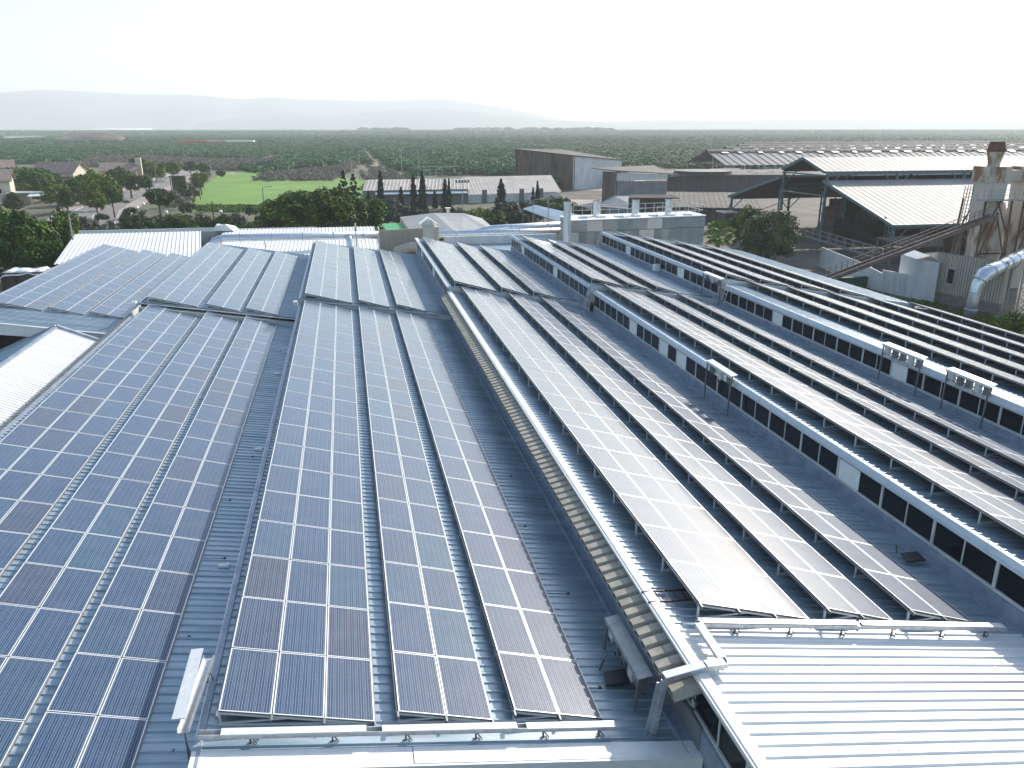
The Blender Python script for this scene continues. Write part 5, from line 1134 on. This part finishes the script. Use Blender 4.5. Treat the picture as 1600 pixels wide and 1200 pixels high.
# street trees
T(146,282,330,176,40,'round light green street tree with a bare trunk beside the road, left one',leaf='leaf_yel',alt='leaf_mid',seed=1,n=3500,group=G1,bottom=None) if 0 else None
for i,(u,vt,vb,y,wp,lf,alt,lab) in enumerate(((146,296,328,175,36,'leaf_mid','leaf_yel','light green round street tree on a thin trunk, nearer the factory'),(171,284,322,182,36,'leaf_mid','leaf_yel','light green round street tree right behind the nearer one'),(150,266,318,200,58,'leaf_mid','leaf_yel','tall yellow-green tree behind the two street trees'),(85,288,320,192,46,'leaf_mid','leaf_olive','olive brown tree beside the white porch'),(120,278,322,215,60,'leaf_dark','leaf_mid','dark tree behind the olive brown one'),(17,300,330,185,34,'leaf_olive','leaf_mid','small yellow-grey tree before the porch house'),
    (55,262,305,250,70,'leaf_dark','leaf_mid','broad dark tree behind the village houses at left'),(25,262,290,270,60,'leaf_mid','leaf_dark','mid green tree behind the two-storey house'),(95,258,285,290,44,'leaf_dark','leaf_mid','dark tree behind the middle house'),(175,266,296,240,40,'leaf_dark','leaf_mid','dark tree right of the cream tower house'),(200,268,300,232,44,'leaf_dark','leaf_mid','dark tree left of the road bend'),(225,272,296,228,30,'leaf_dark','leaf_mid','dark low tree directly left of the silver car'),
    (215,245,276,330,36,'leaf_dark','leaf_mid','dark tree at the bend of the road, left of two'),(240,250,281,300,40,'leaf_mid','leaf_olive','olive tree standing between two dark ones at the bend'),(268,251,275,310,26,'leaf_mid','leaf_yel','bright green tree where the road disappears'),(60,275,325,225,46,'leaf_dark','leaf_mid','dark tree between the two-storey house and the middle house'),(185,262,296,255,44,'leaf_dark','leaf_mid','tall dark tree before the wide brown-roofed house'),(160,272,292,262,36,'leaf_mid','leaf_dark','tree in front of the cream tower'),(130,272,310,235,40,'leaf_dark','leaf_mid','dark tree left of the tall yellow-green tree'),(100,292,326,180,30,'leaf_dark','leaf_mid','low dark tree right of the white porch'),(35,285,325,240,30,'leaf_mid','leaf_dark','green tree at the back corner of the two-storey house'),(40,262,292,300,60,'leaf_dark','leaf_mid','broad dark tree far behind the village'),(5,250,285,330,50,'leaf_dark','leaf_mid','dark tree mass at the far left edge'),(296,252,268,330,22,'leaf_olive','leaf_dark','small olive tree at the end of the road'),(316,256,270,322,26,'leaf_dark','leaf_mid','small dark tree at the end of the road'))):
    T(u,vt,vb,y,wp,lab,leaf=lf,alt=alt,seed=i,n=3200,group=G1,lf=.07)
for i,(u,vt,vb,y,wp,lf,lab,alt) in enumerate(((246,294,323,182,48,'leaf_dark','round dark bush tree right of the road in front of the meadow','leaf_cyp'),(311,268,286,240,30,'leaf_yel','yellow-green tree between the road and the meadow corner','leaf_brown'),(310,283,294,225,20,'leaf_olive','small olive shrub at the meadow corner','leaf_dark'),(283,282,308,205,18,'leaf_dark','ivy-dark tree growing round the brown shelter','leaf_mid'),(298,288,306,200,22,'leaf_brown','bare grey shrub at the meadow edge','leaf_olive'),(290,314,330,168,20,'leaf_olive','small olive tree at the near corner of the meadow','leaf_dark'),(391,317,333,165,18,'leaf_olive','round grey-green bush at the near edge of the meadow','leaf_dark'),(343,264,274,270,14,'leaf_olive','tiny bush at the far corner of the meadow','leaf_dark'),(197,312,317,170,10,'leaf_brown','small dry bush on the road verge','leaf_olive'),(158,332,342,168,18,'leaf_dark','clipped dark bush under the street trees','leaf_cyp'))):
    T(u,vt,vb,y,wp,lab,leaf=lf,alt=alt,seed=i+2,n=2400,group='roadside bushes',shape='round' if i<4 else 'shrub',lf=.085,name='bush',cat='bush',trunk=i<3)
# hedge behind the workshop
hd=[(130,338,150,'leaf_brown'),(162,345,145,'leaf_brown'),(185,338,150,'leaf_dark'),(205,324,150,'leaf_olive'),(228,336,146,'leaf_dark'),(252,328,152,'leaf_brown'),(275,334,146,'leaf_dark'),(300,327,152,'leaf_olive'),(322,334,146,'leaf_dark'),(350,336,144,'leaf_dark'),(368,331,150,'leaf_olive'),(395,338,142,'leaf_mid'),(415,334,146,'leaf_dark'),(340,350,132,'leaf_dark'),(380,352,130,'leaf_dark'),(300,350,132,'leaf_dark'),(260,350,132,'leaf_dark'),(220,350,132,'leaf_dark'),(180,354,130,'leaf_dark'),(145,352,132,'leaf_dark')]
whr=['at the road end of the hedge','just right of the leftmost hedge bush','below the street trees','with yellowish tips near the leftmost globe lamp','between the first two globe lamps','twiggy, behind the second globe lamp','right of the second globe lamp','olive, left of the wooden pole','at the foot of the wooden pole','under the third globe lamp','right of the third globe lamp','light-topped, near the meadow corner','next to the big evergreens','low, front row, left of the vent pole','low, front row, nearest the big evergreens','low, front row, middle','low, front row, above the workshop ridge','low, front row, left of middle','low, front row, second from left','low, front row, leftmost']
for i,(u,vt,y,lf) in enumerate(hd):
    T(u,vt,vt+34,y,46,'dark hedge bush '+whr[i],leaf=lf,alt='leaf_dark' if i%2 else 'leaf_cyp',seed=i,n=2800,lf=.08,group='hedge behind the workshop',shape='shrub' if i%3 else 'round',name='hedge_bush',cat='bush',trunk=False)
# cypresses
cy=[(575,298,186,10,'small thin cypress at the left end of the long shed'),(593,266,176,15,'tall cypress, leftmost of the tall ones before the long shed'),(626,291,186,12,'short cypress between the tall ones'),(645,272,184,14,'tall slim cypress, second of the tall ones'),(659,266,180,16,'tallest leaning cypress in the middle of the row'),(679,298,188,10,'small cypress right of the tallest'),(695,279,186,14,'double-tipped cypress, left tip'),(701,278,188,9,'double-tipped cypress, right tip'),(783,279,184,20,'broad based cypress before the white doors of the long shed'),(833,292,182,9,'small cypress tip near the right end of the long shed'),(840,282,184,10,'slim cypress at the right end of the long shed')]
for i,(u,vt,y,wp,lab) in enumerate(cy): T(u,vt,342 if u<720 else 330,y,wp*1.15,lab,shape='cypress',leaf='leaf_cyp',seed=i,n=2600,lf=.16,group='cypresses before the long shed',name='cypress_tree',cat='cypress')
# dark shrubbery in front of the long shed
sh=[(585,322,160),(606,326,158),(636,318,166),(668,322,164),(705,318,166),(722,326,160),(612,308,180),(748,318,158),(768,322,150),(790,312,168),(812,308,172),(805,325,146),(835,315,160),(852,306,176),(872,300,180),(890,312,165),(905,316,160),(925,318,158),(742,330,140),(775,334,138)]
whs=['beside the leftmost tall cypress','next to the globe lamp','below the slim cypress pair','under the tallest cypress','under the double-tipped cypress','left of the lamp mast','bare and mauve before the shed wall','bright green, right of the grey roof building','behind the grey roof building','left foot of the broad cypress','right foot of the broad cypress','front row, near the canopy','left of the right-hand slim cypress','before the right end of the long shed','at the right corner of the long shed','behind the canopy, left','behind the canopy, right','left of the silver stacks','low, right beside the grey roof','low, between grey roof and canopy']
for i,(u,vt,y) in enumerate(sh):
    T(u,vt,vt+26,y,40,'shrub '+whs[i],leaf=('leaf_brown' if i==6 else 'leaf_yel' if i==7 else 'leaf_mid' if i in(8,13,18) else 'leaf_cyp' if i<12 else 'leaf_dark'),alt='leaf_cyp',seed=i,n=2200,lf=.085,group='shrubs before the long shed',shape='shrub',name='shrub',cat='shrub',trunk=False)
# dark conifers left of the long shed
for i,(u,vt,y,wp,lab) in enumerate(((535,267,190,20,'dark pine left of the long shed, left one'),(551,272,188,22,'dark pine touching the left end of the long shed'))): T(u,vt,305,y,wp,lab,shape='cone',leaf='leaf_cyp',seed=i,n=2600,lf=.13,group='dark pines',name='pine_tree',cat='pine')
# olive trees and palm right of the cooling plant
T(1172,320,400,112,70,'dark green tree behind the olive tree, beside the palm',leaf='leaf_mid',alt='leaf_dark',seed=1,n=6500,lf=.06,group='trees beside the open shed')
T(1207,331,410,100,104,'big grey-green olive tree in front of the open shed',leaf='leaf_olive',alt='leaf_dark',seed=2,n=12000,lf=.045,group='trees beside the open shed')
p=atY(1123,360,100); pm=empty('palm_tree',(p.x,100,0),'fan palm with bright green fronds right of the cooling plant','palm')
zc=atY(1123,368,100).z; mb=MB(); mb.tube([(0,0,0),(.05,0,zc*.5),(0,0,zc)],[.38,.3,.28],10); mb.build('trunk','bark',pm)
rr=random.Random(3); 
for k in range(64):
    t=rr.uniform(0,6.283); el=rr.uniform(-.6,1.45); L=rr.uniform(1.2,1.8); mb=MB(); d=Vector((math.cos(t)*math.cos(el),math.sin(t)*math.cos(el),math.sin(el))); b0=Vector((0,0,zc)); e=b0+d*L; mb.bar(b0,e,.035,.03)
    s_v=d.cross(Vector((0,0,1))).normalized() if abs(d.z)<.98 else Vector((1,0,0)); n_=s_v.cross(d)
    for j in range(15):
        a=-1.25+2.5*j/14; q=(d*math.cos(a)+s_v*math.sin(a)).normalized(); tip=e+q*.95+Vector((0,0,-.28-.15*abs(a))); w_=d.cross(q).cross(q).normalized()*.09 if abs(a)>.05 else s_v*.09
        mb.quad(e-w_,e+w_,tip+n_*.02); 
    mb.build('frond','leaf_palm',pm)
# scrub by the right edge and weeds
T(1600,478,520,50,60,'green bush at the extreme right edge below the silver duct',leaf='leaf_mid',alt='leaf_olive',seed=2,n=3000,shape='shrub',name='bush',cat='bush',trunk=False,lf=.07)
# ---- stuff: orchards, scrub, weeds (uncountable masses)
def scatter(name,pts,sizes,blob,matn,label,seed=0):
    """one object: loose points + one clump mesh, instanced by geometry nodes"""
    bv,bf=blob; nb=len(bv); vs=[tuple(p) for p in bv]+[tuple(p) for p in pts]
    me=bpy.data.meshes.new(name); me.from_pydata(vs,[],bf); me.materials.append(M[matn])
    a=me.attributes.new('is_point','BOOLEAN','POINT'); a.data.foreach_set('value',[False]*nb+[True]*len(pts))
    s=me.attributes.new('size','FLOAT','POINT'); s.data.foreach_set('value',[0.]*nb+list(sizes))
    o=bpy.data.objects.new(name,me); C.objects.link(o); tag(o,label,name.replace('_',' '),kind='stuff')
    g=bpy.data.node_groups.new(name,'GeometryNodeTree'); g.interface.new_socket('Geometry',in_out='INPUT',socket_type='NodeSocketGeometry'); g.interface.new_socket('Geometry',in_out='OUTPUT',socket_type='NodeSocketGeometry')
    N=g.nodes; L=g.links; i_=N.new('NodeGroupInput'); o2=N.new('NodeGroupOutput')
    at=N.new('GeometryNodeInputNamedAttribute'); at.data_type='BOOLEAN'; at.inputs['Name'].default_value='is_point'
    sp=N.new('GeometryNodeSeparateGeometry'); sp.domain='POINT'; L.new(i_.outputs[0],sp.inputs[0]); L.new(at.outputs[0],sp.inputs['Selection'])
    io=N.new('GeometryNodeInstanceOnPoints'); L.new(sp.outputs[0],io.inputs['Points']); L.new(sp.outputs[1],io.inputs['Instance'])
    rv=N.new('FunctionNodeRandomValue'); rv.data_type='FLOAT_VECTOR'; rv.inputs[0].default_value=(0,0,0); rv.inputs[1].default_value=(.15,.15,6.283); L.new(rv.outputs[0],io.inputs['Rotation'])
    sa=N.new('GeometryNodeInputNamedAttribute'); sa.data_type='FLOAT'; sa.inputs['Name'].default_value='size'; L.new(sa.outputs[0],io.inputs['Scale'])
    L.new(io.outputs[0],o2.inputs[0]); md=o.modifiers.new('scatter','NODES'); md.node_group=g
    return o
def blob(n,leaf,seed,flat=.8,zc=.55):
    rnd=random.Random(seed); v=[];f=[]
    cl=[]
    for k in range(9):
        t=k*2.4; r=.55*(k/9)**.5+.1; cl.append((r*math.cos(t),r*math.sin(t),zc+.25*rnd.random()-r*.25,.42))
    for i in range(n):
        c=cl[i%9]; a,b,d=rnd.gauss(0,1),rnd.gauss(0,1),rnd.gauss(0,1); L=math.sqrt(a*a+b*b+d*d)+1e-6; d=abs(d) if rnd.random()<.6 else d
        p=Vector((c[0]+a/L*c[3],c[1]+b/L*c[3],max(.05,c[2]*flat+d/L*c[3]*.9))); nrm=(Vector((a,b,d+.4))/L+Vector((rnd.uniform(-.5,.5),rnd.uniform(-.5,.5),rnd.uniform(-.5,.5)))).normalized()
        x=nrm.orthogonal().normalized(); y=nrm.cross(x); s=leaf*rnd.uniform(.7,1.3); k=len(v)
        v+= [tuple(p+x*s),tuple(p+y*s*.8),tuple(p-x*s*.9),tuple(p-y*s)]; f.append((k,k+1,k+2,k+3))
    return v,f
def inpoly(x,y,poly):
    c=False; n=len(poly); j=n-1
    for i in range(n):
        xi,yi=poly[i];xj,yj=poly[j]
        if (yi>y)!=(yj>y) and x<(xj-xi)*(y-yi)/(yj-yi)+xi: c=not c
        j=i
    return c
def gp(l): return [(p.x,p.y) for p in (atZ(u,v,0) for u,v in l)]
rr=random.Random(21)
nets=[gp([(275,234),(400,234),(400,228),(275,229)])]
holes=[gp([(80,226),(200,226),(200,216),(80,216)]),gp([(395,238),(455,246),(440,250),(380,268),(330,270),(300,262),(200,262),(140,250),(100,262),(100,256),(150,245),(210,245),(330,251),(400,250),(425,243),(392,238)]),gp([(0,222),(110,219),(60,212),(0,213)]),gp([(430,215),(530,214),(530,212),(430,213)])]
left=gp([(-260,262),(100,256),(150,246),(215,244),(330,250),(400,249),(415,262),(470,266),(520,262),(548,250),(575,266),(563,226),(558,205.6),(-100,205.6)])
near=gp([(376,268),(410,257),(470,252),(545,248),(560,253),(520,262),(470,262),(420,272)])
right=gp([(567,226),(590,250),(640,276),(720,275),(800,275),(820,300),(1100,270),(1500,252),(2100,254),(2100,205.2),(880,205.6),(562,205.6)])
pts=[];sz=[]
lanes=[(.0,190.),(.9,260.)]
def lane(x,y):
    return any(abs(((x*math.cos(a)+y*math.sin(a))%p)-p/2)<3.2 for a,p in lanes)
def fill(poly,step,smin,smax,ymax,jit=.28,rowgap=True,ymin=0):
    xs=[p[0] for p in poly]; ys=[p[1] for p in poly]; y=max(min(ys),ymin); y1=min(max(ys),ymax)
    while y<y1:
        xa=-y*.62-60; xb=y*1.02+90; x=max(min(xs),xa); x-=x%step
        while x<min(max(xs),xb):
            if inpoly(x,y,poly) and not any(inpoly(x,y,h_) for h_ in holes) and not lane(x,y) and noise.noise(Vector((x/23,y/23,4)))<.52:
                pts.append((x+rr.uniform(-jit,jit)*step,y+rr.uniform(-jit,jit)*step,0)); sz.append(rr.uniform(smin,smax)*(.75 if noise.noise(Vector((x/70,y/70,1)))>.25 else 1))
            x+=step
        y+=step*(1.08)
fill(left,5.6,2.9,3.9,900); fill(right,5.8,3.2,4.4,900); fill(near,5.2,2.4,3.2,600)
fill(left,9,4.6,6.2,1900,ymin=900); fill(right,9,4.8,6.4,1900,ymin=900)
fill(left,17,8,11,3600,ymin=1900); fill(right,17,8,11.5,3600,ymin=1900)
print('orchard trees',len(pts))
scatter('orchard',pts,sz,blob(190,.17,3),'leaf_orch','dense dark green orchard covering the plain behind the factory')
pts=[];sz=[]
for u0,u1,v,y_,n_ in ((560,640,204.5,0,40),(700,960,204.5,0,150)):
    for k in range(n_):
        u=rr.uniform(u0,u1); p=atZ(u,v+rr.uniform(1.5,5),0); pts.append((p.x,p.y,0)); sz.append(rr.uniform(9,17) if u0>500 and u1<1000 else rr.uniform(7,12))
scatter('far_tree_line',pts,sz,blob(160,.2,5,1.1),'leaf_dark','broken line of hazy trees at the far edge of the plain')
# bare mauve scrub belts
pts=[];sz=[]
for poly,step,s0,s1 in ((gp([(392,283),(520,283),(548,268),(560,256),(530,252),(470,268),(410,272)]),2.3,.9,1.9),(gp([(112,262),(150,246),(215,245),(330,251),(420,250),(440,244),(430,256),(372,268),(330,266),(230,262)]),2.9,1.1,2.3),(gp([(560,282),(640,284),(600,262),(575,262)]),3.5,.8,1.6),(gp([(250,325),(292,325),(300,296),(330,276),(318,276),(285,300)]),2.4,1.0,1.9)):
    xs=[p[0] for p in poly]; ys=[p[1] for p in poly]; y=min(ys)
    while y<max(ys):
        x=min(xs)
        while x<max(xs):
            if inpoly(x,y,poly): pts.append((x+rr.uniform(-1,1)*step*.5,y+rr.uniform(-1,1)*step*.5,0)); sz.append(rr.uniform(s0,s1))
            x+=step
        y+=step
print('scrub',len(pts))
scatter('scrub',pts,sz,blob(190,.11,8,.7),'leaf_brown','bare mauve-grey scrub between the green meadow and the orchard')
# weeds
pts=[];sz=[]
for poly,n_,s0,s1 in ((gp([(1380,470),(1460,478),(1600,540),(1600,500),(1520,490),(1440,470)]),700,.12,.45),(gp([(300,330),(420,334),(420,322),(300,322)]),700,.3,.8),(gp([(560,300),(670,300),(650,276),(590,268)]),900,.3,1.),(gp([(1260,430),(1420,468),(1380,475),(1250,440)]),300,.15,.4)):
    xs=[p[0] for p in poly]; ys=[p[1] for p in poly]; k=0
    while k<n_:
        x=rr.uniform(min(xs),max(xs)); y=rr.uniform(min(ys),max(ys)); k+=1
        if inpoly(x,y,poly): pts.append((x,y,0)); sz.append(rr.uniform(s0,s1))
scatter('weeds',pts,sz,blob(60,.2,9,.6),'leaf_mid','low green weeds on the yard and verge')
# ================================================================ HAZE
mb=MB(); mb.box(-8900,8900,-560,8900,-1,420)
hz=mb.build('haze','wall'); hz.data.materials.clear(); hm=bpy.data.materials.new('haze_air'); hm.use_nodes=True; t=hm.node_tree; t.nodes.clear()
ou=t.nodes.new('ShaderNodeOutputMaterial'); pv=t.nodes.new('ShaderNodeVolumePrincipled'); pv.inputs['Color'].default_value=(.88,.95,1,1); pv.inputs['Density'].default_value=.00023; pv.inputs['Anisotropy'].default_value=.15
t.links.new(pv.outputs[0],ou.inputs['Volume']); hz.data.materials.append(hm); hz['kind']='stuff'; hz['label']='pale air haze over the plain'; hz['category']='haze'
